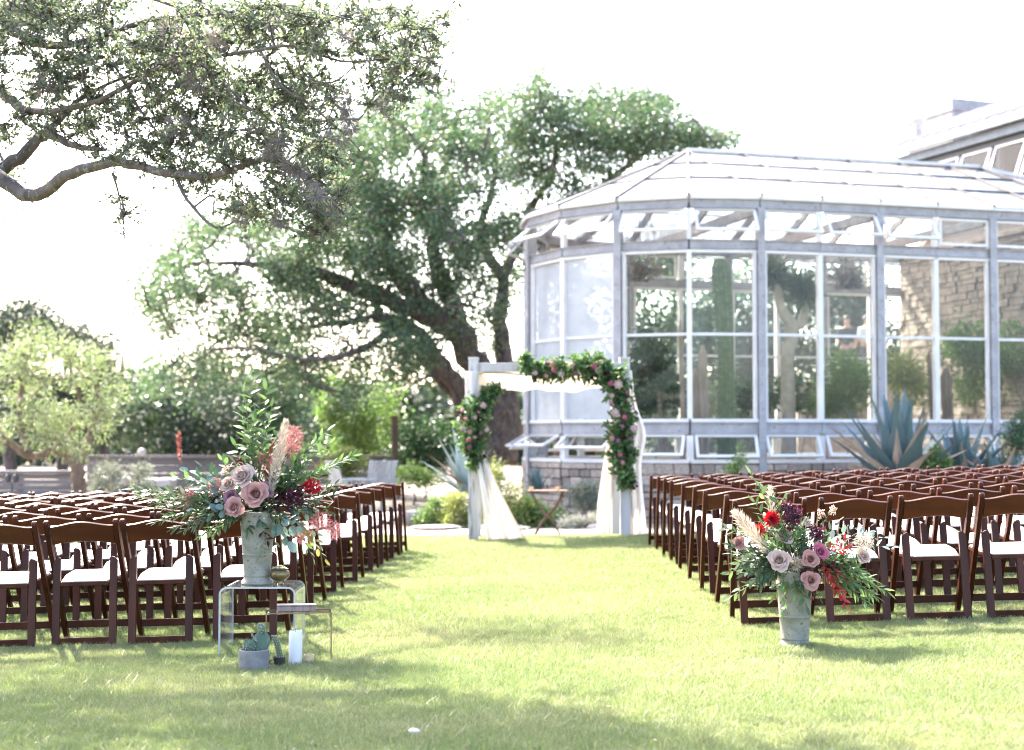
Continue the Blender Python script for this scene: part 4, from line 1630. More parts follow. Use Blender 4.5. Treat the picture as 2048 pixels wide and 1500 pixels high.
reg = [(420, 520, 110, 70, 12), (350, 620, 70, 60, 9), (520, 590, 120, 80, 15), (430, 690, 90, 55, 10), (640, 690, 110, 70, 13), (560, 740, 90, 40, 8),
       (690, 430, 110, 90, 13), (790, 330, 110, 80, 13), (858, 240, 55, 50, 7), (700, 570, 130, 70, 14), (860, 470, 110, 100, 13), (960, 390, 110, 90, 14),
       (990, 285, 95, 60, 11), (1095, 205, 55, 40, 6), (1120, 300, 90, 70, 12), (1240, 250, 100, 55, 13), (1330, 255, 90, 45, 10), (1430, 285, 50, 22, 5),
       (1180, 400, 100, 50, 9), (990, 530, 70, 80, 9), (900, 610, 90, 60, 6), (980, 650, 60, 50, 3), (760, 680, 100, 50, 9), (340, 560, 45, 40, 4), (800, 720, 60, 40, 5), (370, 760, 60, 40, 5), (700, 770, 60, 35, 4), (1020, 700, 30, 30, 1)]
reg += [(780, 470, 120, 70, 8), (820, 400, 100, 60, 8), (900, 540, 90, 60, 8), (640, 500, 70, 50, 7), (760, 560, 90, 50, 8), (600, 610, 90, 60, 8), (860, 700, 60, 40, 2), (1050, 450, 40, 60, 5), (930, 320, 60, 50, 6), (740, 330, 60, 60, 6), (1180, 320, 60, 40, 6), (1200, 260, 50, 40, 5), (1060, 330, 60, 50, 7), (1290, 290, 60, 30, 5), (1370, 290, 50, 22, 4), (690, 300, 60, 60, 6), (660, 400, 60, 60, 6), (1150, 240, 50, 35, 4), (920, 260, 50, 40, 4), (640, 340, 50, 70, 6), (700, 460, 60, 50, 6), (760, 260, 50, 50, 6), (560, 480, 60, 50, 6), (620, 560, 70, 50, 6), (470, 450, 60, 40, 5), (800, 480, 60, 50, 5), (1060, 250, 50, 50, 5), (1000, 200, 40, 30, 3), (740, 400, 60, 60, 6), (400, 450, 50, 30, 4), (920, 470, 60, 60, 5), (300, 580, 30, 30, 3), (520, 660, 70, 40, 5), (1095, 175, 45, 28, 4), (866, 190, 40, 28, 4), (1190, 195, 60, 28, 5), (1260, 205, 60, 28, 5), (1340, 225, 60, 25, 4), (1450, 290, 40, 16, 3), (960, 235, 50, 35, 4), (800, 240, 50, 40, 4), (720, 270, 50, 40, 4)]
for cx_, cy_, rx, ry, cnt in reg:
    for _ in range(int(cnt * 1.3 + 0.5)):
        px, py = pick(oak.r, cx_, cy_, rx, ry)
        c = at(px, py, oak.r.uniform(27.6, 33.8) if px < 1020 else oak.r.uniform(30.8, 34.5)) - oak.base
        rad = oak.r.uniform(0.38, 0.72)
        oak.reach(c, 0.045, 0.012)
        oak.cloud(c, rad, int(270 * rad / 0.55), 0.078, 0.050, 0.72)
oak.finish(M['bark'], M['oak_leaf'])

# --- the near oak whose limbs hang into the picture from the left; its trunk stands outside the frame
nb_ = Vector((-7.3, 11.2, gz(-7.3, 11.2)))
def nat(px, py, Z):
    return at(px, py, Z - 0.6 * min(1.0, max(0.0, px / 450.0)))


near = Tree('oak_tree', 'near live oak reaching in from upper left with mossy limbs', nb_, 23)
near.limb([(nb_ + Vector((0, 0, -0.1)), .42), (nb_ + Vector((0.2, 0, 1.0)), .34), (nb_ + Vector((0.7, -0.2, 2.0)), .28), (nb_ + Vector((1.3, -0.3, 2.9)), .22), (nb_ + Vector((2.0, -0.5, 3.5)), .18), (nb_ + Vector((3.0, -0.2, 4.4)), .12), (nb_ + Vector((4.2, 0.4, 5.2)), .07)], 5, 12)
near.limb([(nb_ + Vector((0.6, -0.2, 1.8)), .24), (nb_ + Vector((1.6, -0.9, 2.35)), .14), (nat(-220, 300, 9.9), .095), (nat(-90, 350, 9.7), .066), (nat(-20, 345, 9.6), .054), (nat(62, 393, 9.5), .042), (nat(132, 352, 9.4), .038), (nat(200, 332, 9.3), .032), (nat(255, 326, 9.2), .029), (nat(330, 345, 9.1), .025), (nat(425, 352, 9.0), .020), (nat(520, 320, 8.9), .018), (nat(600, 345, 8.8), .012), (nat(690, 430, 8.7), .006)], 5, 10)
near.limb([(nat(-90, 350, 9.7), .060), (nat(10, 335, 9.7), .046), (nat(60, 295, 9.75), .040), (nat(95, 268, 9.8), .033), (nat(150, 292, 9.7), .022), (nat(210, 300, 9.6), .012)], 4, 9)
near.limb([(nat(95, 268, 9.8), .03), (nat(120, 240, 9.9), .022), (nat(170, 190, 10), .015), (nat(260, 150, 10.1), .009)], 4, 8)
near.limb([(nb_ + Vector((1.3, -0.3, 2.9)), .14), (nat(-180, 150, 10.2), .07), (nat(-40, 165, 10.0), .045), (nat(10, 190, 9.9), .036), (nat(45, 218, 9.8), .030), (nat(100, 222, 9.7), .022), (nat(200, 200, 9.5), .016), (nat(330, 130, 9.2), .013), (nat(400, 118, 9.0), .012), (nat(520, 100, 8.8), .010), (nat(590, 92, 8.7), .009), (nat(680, 122, 8.6), .007), (nat(790, 118, 8.5), .005), (nat(885, 128, 8.4), .002)], 5, 8)
near.limb([(nb_ + Vector((1.9, -0.5, 3.4)), .12), (nat(-120, 10, 10.2), .06), (nat(0, 48, 10.0), .045), (nat(70, 82, 9.9), .036), (nat(150, 88, 9.8), .024), (nat(300, 40, 9.6), .016), (nat(420, 30, 9.3), .011), (nat(560, 10, 9.0), .008), (nat(700, 40, 8.8), .005)], 5, 8)
near.limb([(nat(520, 100, 8.8), .009), (nat(560, 170, 8.75), .008), (nat(620, 210, 8.7), .007), (nat(690, 270, 8.65), .005), (nat(720, 300, 8.6), .002)], 4, 6)
near.limb([(nat(400, 118, 9.0), .010), (nat(470, 190, 8.95), .009), (nat(520, 230, 8.9), .007), (nat(600, 265, 8.85), .005), (nat(700, 285, 8.8), .002)], 4, 6)
near.limb([(nat(590, 92, 8.7), .007), (nat(610, 150, 8.65), .006), (nat(665, 165, 8.6), .005), (nat(720, 120, 8.6), .003)], 4, 6)
near.limb([(nat(350, 345, 9.1), .016), (nat(375, 400, 9.05), .010), (nat(432, 455, 9.0), .007), (nat(480, 435, 8.95), .004)], 4, 6)
near.limb([(nat(225, 345, 9.3), .010), (nat(240, 400, 9.3), .005), (nat(250, 480, 9.3), .002)], 4, 5)
near.limb([(nat(240, 150, 9.6), .012), (nat(280, 220, 9.5), .009), (nat(330, 290, 9.4), .006), (nat(300, 320, 9.3), .004)], 4, 6)
nreg = [(60, 30, 120, 55, 19), (200, 60, 140, 80, 26), (60, 130, 90, 70, 17), (300, 110, 130, 80, 24), (230, 190, 140, 60, 20), (430, 60, 120, 60, 19), (560, 50, 100, 50, 16), (670, 60, 90, 55, 15),
        (775, 70, 80, 60, 13), (770, 165, 60, 55, 9), (840, 130, 40, 45, 6), (860, 40, 30, 40, 3), (400, 190, 110, 55, 18), (520, 180, 100, 60, 17), (620, 200, 70, 60, 12), (350, 270, 100, 45, 13),
        (470, 290, 100, 45, 15), (600, 310, 80, 55, 15), (660, 390, 45, 55, 8), (580, 400, 60, 45, 9), (490, 400, 55, 35, 6), (640, 460, 40, 22, 4), (130, 240, 70, 35, 8), (20, 250, 50, 30, 5), (250, 300, 70, 25, 6), (400, 340, 60, 25, 6), (245, 420, 8, 40, 2)]
for cx_, cy_, rx, ry, cnt in nreg:
    for _ in range(int(cnt * 1.95)):
        px, py = pick(near.r, cx_, cy_, rx, ry)
        Zd = 9.9 - px / 900 * 1.1 - 0.6 * min(1.0, max(0.0, px / 450.0)) + near.r.gauss(0, 0.40)
        c = at(px, py, max(7.3, Zd)) - near.base
        near.reach(c, 0.007, 0.002, 4, 0.10)
        near.spray(c, near.r.uniform(0.11, 0.19), 6, 15, 0.0255, 0.0155, 0.16)
# limbs and foliage of the same tree outside the frame: they shade the left chairs and lawn
far_c = []
for _ in range(46):
    far_c.append((near.r.uniform(-8.6, -4.7), near.r.uniform(8.6, 15.2), near.r.uniform(3.4, 6.6)))
for _ in range(26):
    x = near.r.uniform(-5.8, -3.5)
    far_c.append((x, near.r.uniform(10.0, 13.0), near.r.uniform(4.9, 6.0)))
for _ in range(13):
    far_c.append((near.r.uniform(-5.5, -3.4), near.r.uniform(9.2, 11.0), near.r.uniform(4.3, 5.2)))
for _ in range(9):
    far_c.append((near.r.uniform(-3.6, -2.2), near.r.uniform(13.2, 14.4), near.r.uniform(4.8, 5.2)))
for q in far_c:
    c = Vector(q) - near.base
    near.reach(c, 0.04, 0.008, 5)
    near.cloud(c, near.r.uniform(0.38, 0.65), 230, 0.055, 0.034, 0.6)
near.finish(M['bark'], M['oak_leaf_near'])
# ball moss perched on its limbs
for i, (px, py, Z, s) in enumerate([(88, 168, 9.4, 1.25), (340, 62, 9.1, 1.1), (358, 112, 9.0, .9), (372, 138, 9.0, .9), (388, 156, 8.9, .9), (428, 78, 8.9, 1.0), (440, 92, 8.9, .9), (692, 195, 8.5, .8), (694, 215, 8.5, .8), (698, 235, 8.5, .8), (702, 255, 8.5, .7),
                                    (765, 208, 8.4, .8), (350, 250, 9.0, 1.1), (332, 268, 9.1, .9), (560, 282, 8.7, 1.0), (545, 305, 8.7, .9), (580, 330, 8.7, 1.0), (600, 340, 8.7, .9), (682, 278, 8.5, .9), (655, 275, 8.5, .7), (630, 390, 8.6, .9), (560, 440, 8.8, .9), (520, 250, 8.8, .8), (275, 90, 9.3, .8), (400, 165, 8.9, 1.0), (640, 60, 8.6, .7), (690, 70, 8.6, .8), (545, 50, 8.8, .7), (610, 370, 8.7, .9), (665, 430, 8.7, .8), (480, 440, 8.9, .7), (250, 470, 9.3, .4)]):
    c = at(px, py, Z - 0.6 * min(1.0, px / 450.0)) - near.base
    s *= 1.2
    n_ = 150
    k = near.nr.normal(size=(n_, 3))
    k[:, 2] -= 0.35
    k = unit(k)
    V, F = leaf_arrays(np.array(c) + k * 0.010 * s, k + near.nr.normal(size=(n_, 3)) * 0.25, near.nr.uniform(0.03, 0.085, n_) * s, 0.0048 * s, 0.0, near.nr)
    link('moss_tuft', np_mesh('moss_tuft', V, F, M['moss']), near.t)


def bushy_tree(name, label, px, Z, regs, L, W, per, bark, leafm, seed, trunk_r=0.14, zspread=1.6, rad=(0.4, 0.75), base_z=-0.13, top=None, group=None, flat=0.75, reach_r=0.03, hang=0.0, limbs=None):
    x = (px - 1024) / FPX * Z
    tr = Tree(name, label, (x, Z, base_z), seed, group)
    r = tr.r
    cy_top = min(q[1] for q in regs)
    tp = at(sum(q[0] for q in regs) / len(regs), cy_top + 40, Z)
    b = Vector((x, Z, base_z))
    if limbs:
        for lm in limbs:
            px_limb(tr, lm)
    else:
        tr.limb([(b, trunk_r), (b.lerp(tp, 0.3) + Vector((r.uniform(-.2, .2), 0, 0)), trunk_r * 0.75), (b.lerp(tp, 0.65), trunk_r * 0.45), (tp, trunk_r * 0.12)])
    for cx_, cy_, rx, ry, cnt in regs:
        for _ in range(cnt):
            qx, qy = pick(r, cx_, cy_, rx, ry)
            c = at(qx, qy, Z + r.uniform(-zspread, zspread)) - tr.base
            if c.z < 0.2:
                c.z = 0.2
            rd = r.uniform(*rad)
            tr.reach(c, reach_r, 0.008, 5)
            tr.cloud(c, rd, int(per * rd / rad[1]), L, W, flat, 0.0, hang)
    tr.finish(bark, leafm)
    return tr


G = 'trees behind the garden'
# pale feathery tree behind the left chairs
bushy_tree('feathery_tree', 'pale green feathery tree with forked brown trunk behind left chairs', 158, 24.0,
           [(60, 710, 50, 40, 10), (20, 760, 45, 60, 11), (125, 740, 55, 60, 13), (180, 730, 36, 40, 8), (205, 780, 36, 55, 9), (60, 840, 60, 45, 11), (140, 850, 55, 40, 10), (80, 655, 12, 20, 2), (195, 840, 35, 40, 5), (15, 860, 40, 40, 6), (-50, 760, 50, 80, 8), (125, 900, 40, 25, 4)],
           0.085, 0.018, 150, M['bark_light'], M['pale_leaf'], 31, zspread=0.8, rad=(0.18, 0.34), group=G, hang=0.3, reach_r=0.022,
           limbs=[[(156, 1010, 24, .13), (156, 960, 24, .11), (152, 935, 24, .10), (135, 908, 24, .075), (110, 903, 24, .065), (60, 912, 23.9, .06), (20, 885, 23.8, .05), (-20, 850, 23.7, .03)],
                  [(152, 935, 24, .09), (172, 895, 24.1, .065), (190, 845, 24.2, .05), (200, 800, 24.3, .035), (192, 740, 24.3, .02)],
                  [(60, 912, 23.9, .05), (42, 860, 23.9, .045), (40, 800, 24, .04), (48, 750, 24, .03), (70, 660, 24, .02)],
                  [(110, 903, 24, .05), (160, 830, 24.3, .035), (150, 760, 24.4, .025), (128, 700, 24.4, .015)]])
# dark junipers behind it
for i, (px, Z, rg, lab) in enumerate([
        (20, 41, [(10, 660, 55, 45, 12), (30, 760, 60, 60, 10), (10, 860, 50, 50, 6), (60, 640, 35, 28, 7)], 'dark juniper at far left edge behind the feathery tree'),
        (130, 43, [(120, 675, 45, 32, 10), (150, 750, 50, 60, 10), (120, 850, 50, 40, 6)], 'dark juniper standing just right of the far left juniper'),
        (205, 44, [(200, 705, 28, 26, 5), (205, 780, 40, 50, 8), (215, 860, 40, 40, 6)], 'shorter dark juniper behind right side of the feathery tree')]):
    bushy_tree('juniper_tree', lab, px, Z, rg, 0.17, 0.05, 330, M['bark'], M['juniper_leaf'], 40 + i, 0.2, 1.6, (0.6, 1.0), group=G)
# the wood beyond the terrace
for i, (px, Z, rg, mt, lab) in enumerate([
        (290, 52, [(285, 800, 50, 55, 10), (275, 860, 50, 40, 7), (300, 760, 30, 25, 4)], 'oak_leaf', 'round green tree in the gap left of the large oak'),
        (380, 50, [(375, 810, 60, 50, 11), (380, 870, 60, 35, 8)], 'juniper_leaf', 'dull green tree under the left boughs of the large oak'),
        (480, 53, [(480, 800, 70, 60, 13), (475, 870, 70, 35, 9)], 'juniper_leaf', 'dull green tree behind the tall sprigs of the urn flowers'),
        (590, 51, [(585, 790, 60, 60, 11), (590, 865, 60, 40, 9)], 'oak_leaf', 'green tree behind the pampas plume left of the bright shrub'),
        (-60, 46, [(-60, 780, 60, 120, 12)], 'oak_leaf', 'green tree cut by the left picture edge behind the feathery tree'),
        (1120, 46, [(1110, 620, 70, 110, 18), (1130, 770, 80, 80, 14), (1130, 520, 60, 60, 8)], 'oak_leaf', 'green tree seen through the left apse glass of the greenhouse'),
        (1330, 45, [(1320, 630, 100, 100, 22), (1330, 770, 100, 80, 18), (1310, 520, 80, 50, 10), (1440, 600, 60, 70, 9)], 'oak_leaf', 'green tree seen through the glass left of the tall cactus'),
        (1560, 46, [(1540, 650, 110, 90, 20), (1560, 770, 110, 80, 18), (1600, 570, 80, 60, 10), (1480, 700, 60, 80, 8)], 'juniper_leaf', 'dark green tree seen through the glass behind the dragon tree'),
        (1760, 47, [(1740, 660, 90, 90, 18), (1760, 780, 90, 70, 14), (1700, 570, 70, 50, 8)], 'juniper_leaf', 'dark green tree seen through the glass near the stone wall')]):
    bushy_tree('garden_tree', lab, px, Z, rg, 0.17, 0.11, 300, M['bark'], M[mt], 60 + i, 0.22, 2.0, (0.7, 1.15), group=G)


# distant wood that closes the view
wood_parts = []
wr = np.random.default_rng(5)
for k in range(170):
    a = -0.62 + 1.24 * (k + wr.random()) / 170
    Zd = wr.uniform(70, 100)
    c = np.array([Zd * math.tan(a), Zd, -0.1])
    h = wr.uniform(3.2, 5.6)
    n_ = 420
    kk = unit(wr.normal(size=(n_, 3))) * wr.random((n_, 1)) ** 0.4
    P = c + np.array([0, 0, h * 0.5]) + kk * np.array([2.6, 2.0, h * 0.55])
    P[:, 2] = np.maximum(P[:, 2], 0.0)
    wood_parts.append(leaf_arrays(P, kk + wr.normal(size=(n_, 3)) * 0.5, 0.55, 0.34, 0, wr))
V, F = join_arrays(wood_parts)
o = link('distant_wood', np_mesh('distant_wood', V, F, M['juniper_leaf']))
tag(o, 'distant belt of dark green trees closing the view', 'wood', kind='stuff')


# ------------------------------------------------------------------ shrubs and garden plants
def shrub(name, label, px, Z, regs, L, W, per, leafm, seed, rad=(0.12, 0.25), zspread=0.35, cat='shrub', base_z=-0.13, group=None, flat=0.85, stem=None):
    x = (px - 1024) / FPX * Z
    tr = Tree(name, label, (x, Z, base_z), seed, group, cat)
    r = tr.r
    tr.limb([(Vector((x, Z, base_z)), 0.03), (Vector((x + 0.03, Z, base_z + 0.12)), 0.024), (Vector((x, Z, base_z + 0.25)), 0.015)], 2, 6)
    for cx_, cy_, rx, ry, cnt in regs:
        for _ in range(cnt):
            qx, qy = pick(r, cx_, cy_, rx, ry)
            c = at(qx, qy, Z + r.uniform(-zspread, zspread)) - tr.base
            c.z = max(c.z, 0.06)
            rd = r.uniform(*rad)
            tr.reach(c, 0.010, 0.003, 4)
            tr.cloud(c, rd, int(per * rd / rad[1]), L, W, flat)
    for i, (Vv, Ff) in enumerate(tr.leaf):
        Vv[:, 2] = np.maximum(Vv[:, 2], 0.005)
    w, o = tr.finish(stem or M['twig'], leafm, 'foliage')
    w.name = 'stems'
    return tr


GS = 'shrubs of the garden beds'
shrub('bright_shrub', 'bright green shrub beyond the low wall left of the oak', 720, 36, [(700, 850, 50, 60, 16), (750, 830, 45, 45, 12), (680, 800, 30, 30, 6), (730, 900, 60, 25, 9), (690, 780, 30, 20, 4)], 0.10, 0.06, 260, M['bright_leaf'], 81, (0.35, 0.6), 1.0, group=GS)
shrub('dark_shrub', 'dark green shrub below the leaning oak trunks', 850, 33, [(850, 880, 45, 35, 14), (830, 920, 50, 25, 9), (880, 900, 35, 35, 8)], 0.09, 0.055, 260, M['dark_leaf'], 82, (0.3, 0.5), 0.8, group=GS)
shrub('dark_shrub', 'low dark shrub at right end of the timber wall', 828, 30, [(820, 950, 28, 14, 6), (850, 955, 20, 12, 4)], 0.06, 0.04, 220, M['bright_leaf'], 83, (0.16, 0.28), 0.4, group=GS)
shrub('silver_shrub', 'silvery grey shrub right of the feathery tree trunk', 215, 24.5, [(215, 955, 26, 28, 10), (190, 975, 18, 14, 4)], 0.06, 0.016, 220, M['silver_leaf'], 84, (0.14, 0.22), 0.3, group=GS)
shrub('silver_shrub', 'silvery grey shrub left of the urn flowers', 285, 25, [(285, 955, 18, 26, 8)], 0.06, 0.016, 220, M['silver_leaf'], 85, (0.12, 0.2), 0.3, group=GS)
shrub('yellow_shrub', 'tall yellow-green feathery shrub left of the bistro table', 1000, 22.6, [(985, 1000, 26, 50, 16), (1020, 1010, 26, 40, 14), (1000, 950, 18, 14, 4), (1045, 1045, 18, 16, 5), (970, 965, 14, 20, 4)], 0.06, 0.016, 240, M['yellow_leaf'], 86, (0.12, 0.24), 0.4, group=GS)
shrub('green_shrub', 'green leafy shrub directly behind the bistro table', 1070, 22.8, [(1060, 1030, 28, 28, 12), (1100, 1040, 22, 22, 8)], 0.06, 0.032, 240, M['bright_leaf'], 87, (0.12, 0.22), 0.35, group=GS)
shrub('white_flower_mound', 'low mound of white flowers at the foot of right arch post', 1170, 22.3, [(1165, 1050, 38, 9, 16), (1195, 1040, 18, 10, 7)], 0.035, 0.026, 260, M['white_flower'], 88, (0.09, 0.16), 0.25, 'flowers', group=GS)
shrub('grassy_clump', 'soft grey-green grassy clump against the greenhouse plinth', 1195, 23.2, [(1190, 1000, 30, 22, 10), (1165, 985, 16, 14, 4)], 0.14, 0.012, 200, M['silver_leaf'], 89, (0.12, 0.22), 0.3, group=GS)
shrub('low_green_plants', 'low green flowering plants left of the arch', 850, 22.8, [(850, 1045, 40, 12, 12), (905, 1045, 36, 14, 12), (880, 1015, 28, 12, 7)], 0.05, 0.022, 220, M['bright_leaf'], 90, (0.10, 0.18), 0.35, 'plant', group=GS)
shrub('low_yellow_plants', 'low yellow-green plants just left of the arch post', 920, 22.4, [(915, 1010, 24, 16, 8), (900, 1035, 20, 12, 5)], 0.05, 0.018, 220, M['yellow_leaf'], 91, (0.10, 0.18), 0.3, 'plant', group=GS)
shrub('young_sapling', 'slender fresh green sapling in front of the greenhouse plinth', 1465, 22.5, [(1462, 930, 10, 40, 6), (1480, 900, 10, 26, 3), (1452, 965, 8, 12, 2)], 0.06, 0.028, 70, M['bright_leaf'], 92, (0.08, 0.14), 0.12, 'plant', group=GS)
shrub('rosemary_bush', 'dark green bush at the right edge before the greenhouse', 2035, 22.8, [(2030, 900, 26, 40, 12), (2050, 850, 20, 30, 6), (2010, 935, 28, 14, 6)], 0.06, 0.016, 220, M['dark_leaf'], 93, (0.12, 0.2), 0.3, group=GS)
shrub('leafy_ground_plant', 'yellow-green leafy plant among the agaves at right', 1868, 22.2, [(1865, 915, 22, 16, 7), (1885, 930, 16, 10, 4)], 0.07, 0.035, 120, M['bright_leaf'], 94, (0.09, 0.15), 0.15, 'plant', group=GS)
shrub('yellow_flower_shrub', 'yellow flowering shrub on the terrace behind the red blooms', 688, 27, [(690, 935, 30, 22, 9), (665, 945, 20, 18, 5), (700, 920, 18, 12, 3)], 0.07, 0.04, 200, M['yellow_leaf'], 95, (0.14, 0.24), 0.3, group=GS)

# agaves: thick leaves, each one a part
def agave_leaf(mat):
    b = MB()
    n = 9
    for k in range(n + 1):
        t = k / n
        w = (0.062 + 0.045 * math.sin(min(1, t * 1.5) * math.pi)) * (1 - t ** 2.6) + 0.002
        th = 0.030 * (1 - t) + 0.003
        dip = 0.030 * (1 - t)
        bend = 0.10 * t * t
        b.v += [(-w, bend + dip * 0.2, t), (0, bend + dip, t), (w, bend + dip * 0.2, t), (0, bend + dip + th, t)]
    for k in range(n):
        for i in range(4):
            b.f.append((4 * k + i, 4 * k + (i + 1) % 4, 4 * k + 4 + (i + 1) % 4, 4 * k + 4 + i))
    b.f.append((3, 2, 1, 0))
    b.f.append((4 * n, 4 * n + 1, 4 * n + 2, 4 * n + 3))
    return b.mesh('leaf', mat, smooth=True)


AG, AGD = agave_leaf(M['agave']), agave_leaf(M['agave_dry'])
AGP = agave_leaf(surf_mat('pale_agave', (0.26, 0.32, 0.31), (0.36, 0.42, 0.40), 0.6, 4, (1, 1, 0.3)))


def agave(label, base, n, L, seed, me=None, dry=8, wide=1.0, spread=(12, 62)):
    r = random.Random(seed)
    t = thing('agave', label, 'agave', base, 0, 'agaves of the garden beds')
    for k in range(n):
        f = k / max(1, n - 1)
        o = link('leaf', me or AG, t)
        tilt = R(spread[0] + (spread[1] - spread[0]) * f ** 1.2 + r.uniform(-5, 5))
        o.rotation_euler = (Euler((-tilt, 0, 0)).to_matrix().to_4x4()).to_euler()
        o.rotation_euler = (Matrix.Rotation(k * 2.399 + r.uniform(-.2, .2), 3, 'Z') @ Matrix.Rotation(-tilt, 3, 'X')).to_euler()
        ln = L * r.uniform(0.82, 1.1) * (1 - 0.12 * f)
        o.scale = (ln * wide, ln, ln)
    for k in range(dry):
        o = link('dry_leaf', AGD, t)
        o.rotation_euler = (Matrix.Rotation(k * 1.35 + r.uniform(-.3, .3), 3, 'Z') @ Matrix.Rotation(-R(r.uniform(28, 84)), 3, 'X') @ Matrix.Rotation(r.uniform(-.5, .5), 3, 'Z')).to_euler()
        ln = L * r.uniform(0.6, 0.95)
        o.scale = (ln * 0.8, ln * r.uniform(1, 2.2), ln)
        o.location.z = 0.12
    return t


b_ = at(1800, 985, 22.6)
agave('big blue agave with dried brown leaves before the greenhouse', b_, 22, 1.62, 3, dry=14, wide=1.2, spread=(3, 48))
b_ = at(1925, 975, 22.9)
agave('smaller blue agave right of the big agave by the greenhouse', b_, 18, 1.2, 4, dry=12, wide=1.25, spread=(8, 60))
b_ = at(2000, 985, 22.3)
agave('half-dried agave nearest the right picture edge', b_, 10, 1.0, 8, dry=13, wide=1.2, spread=(15, 70))
b_ = at(932, 985, 24.0)
agave('pale blue agave leaning left behind the left arch post', b_, 15, 1.05, 5, me=AGP, dry=3, wide=1.0, spread=(6, 60))
b_ = at(1075, 985, 23.6)
agave('small dark agave behind the bistro table by the plinth', b_, 12, 0.5, 6, dry=2, spread=(4, 45))
b_ = at(985, 990, 25.0)
agave('small grey agave between arch post and greenhouse plinth', b_, 12, 0.55, 9, me=AGP, dry=3, spread=(10, 75))

# bleached rocks left of the arch
for i, (px, py, Z, sx, sz, lab) in enumerate([(822, 995, 22.6, .36, .20, 'rounded pale rock at the left end of the rock group'), (845, 960, 24.5, .55, .16, 'long bleached rock left of the arch under the oak'), (890, 955, 24.2, .45, .18, 'bleached rock touching the pale agave'), (870, 1000, 23.2, .40, .18, 'pale rock in the low plants left of the arch'), (905, 975, 23.0, .35, .14, 'flat pale rock nearest the left arch post'), (800, 975, 23.6, .30, .25, 'pale boulder behind the last left chair row'), (1210, 1062, 21.95, .45, .10, 'flat pale edging rock by right arch posts'), (870, 1060, 21.9, .9, .07, 'flat pale edging stone left of the arch'), (1010, 1062, 21.9, .8, .07, 'flat pale edging stone seen through the arch')]):
    o = link('rock', rock_me[i % 4])
    p = at(px, py, Z)
    o.location = (p.x, Z, max(-0.13 + sz * 0.35, p.z))
    o.scale = (sx * 1.3, sx * 0.9, sz * 1.3)
    o.rotation_euler.z = i * 1.1
    tag(o, lab, 'rock', 'pale rocks in the garden beds')
    if p.z > 0.15:
        o.scale = (sx * 0.95, sx * 0.7, sz * 1.5)
        o.location.z = -0.13 + sz * 0.5

# plants inside the greenhouse
def inside(px, Z, z=0.66):
    return Vector(((px - 1024) / FPX * Z, Z, z))


ct = inside(1452, 25.6)
cac = thing('column_cactus', 'tall green column cactus behind the greenhouse glass', 'cactus', ct)
b = MB()
top_z = at(1447, 517, 25.6).z - ct.z
NN = 26
for i in range(NN + 1):
    t = i / NN
    z = t * top_z
    rr = 0.175 * (0.9 + 0.10 * math.sin(t * 9)) * (1.0 if t < 0.94 else math.sqrt(max(0.0, 1 - ((t - 0.94) / 0.065) ** 2)) + 0.02)
    cxx = 0.06 * math.sin(t * 3.0) - 0.10 * t
    for k in range(32):
        a = 2 * math.pi * k / 32
        q = rr * (1.0 if k % 2 else 0.86)
        b.v.append((cxx + q * math.cos(a), q * math.sin(a), z))
for i in range(NN):
    for k in range(32):
        b.f.append((i * 32 + k, i * 32 + (k + 1) % 32, (i + 1) * 32 + (k + 1) % 32, (i + 1) * 32 + k))
b.build('stem', M['cactus'], cac)
s = MB()
rr_ = random.Random(3)
for _ in range(420):
    t = rr_.random() * 0.97
    k = rr_.randrange(16) * 2 + 1
    a = 2 * math.pi * k / 32
    z = t * top_z
    cxx = 0.06 * math.sin(t * 3.0) - 0.10 * t
    s.tube([(cxx + 0.18 * math.cos(a), 0.18 * math.sin(a), z), (cxx + 0.235 * math.cos(a), 0.235 * math.sin(a), z + rr_.uniform(-.02, .02))], [0.004, 0.001], 3)
s.build('spines', M['spine'], cac)

for i, (px, py0, rad, lab) in enumerate([(1408, 690, .085, 'brownish cactus column left of the tall cactus'), (1392, 735, .07, 'shorter brownish cactus leftmost behind the glass'), (1364, 640, .05, 'thin reddish cactus stem beside the white mullion'), (1895, 735, .10, 'dark shaggy cactus trunk behind the right panes'), (1862, 700, .04, 'thin pale cactus pole behind the right panes')]):
    Zp = 26.2 + 0.15 * i
    q = inside(px, Zp)
    hh = at(px, py0, Zp).z - q.z
    t = thing('slim_cactus', lab, 'cactus', q, 0, 'slim cacti in the greenhouse')
    b = MB()
    for k in range(13):
        f = k / 12
        rr = rad * (1 if k < 12 else 0.3)
        for j in range(16):
            a = 2 * math.pi * j / 16
            w = rr * (1 if j % 2 else 0.8)
            b.v.append((w * math.cos(a) + 0.02 * math.sin(f * 5), w * math.sin(a), f * hh))
    for k in range(12):
        for j in range(16):
            b.f.append((k * 16 + j, k * 16 + (j + 1) % 16, (k + 1) * 16 + (j + 1) % 16, (k + 1) * 16 + j))
    b.f.append(tuple(12 * 16 + j for j in range(16)))
    b.build('stem', M['agave_dry'] if i in (0, 1, 2) else M['bark_light'], t)

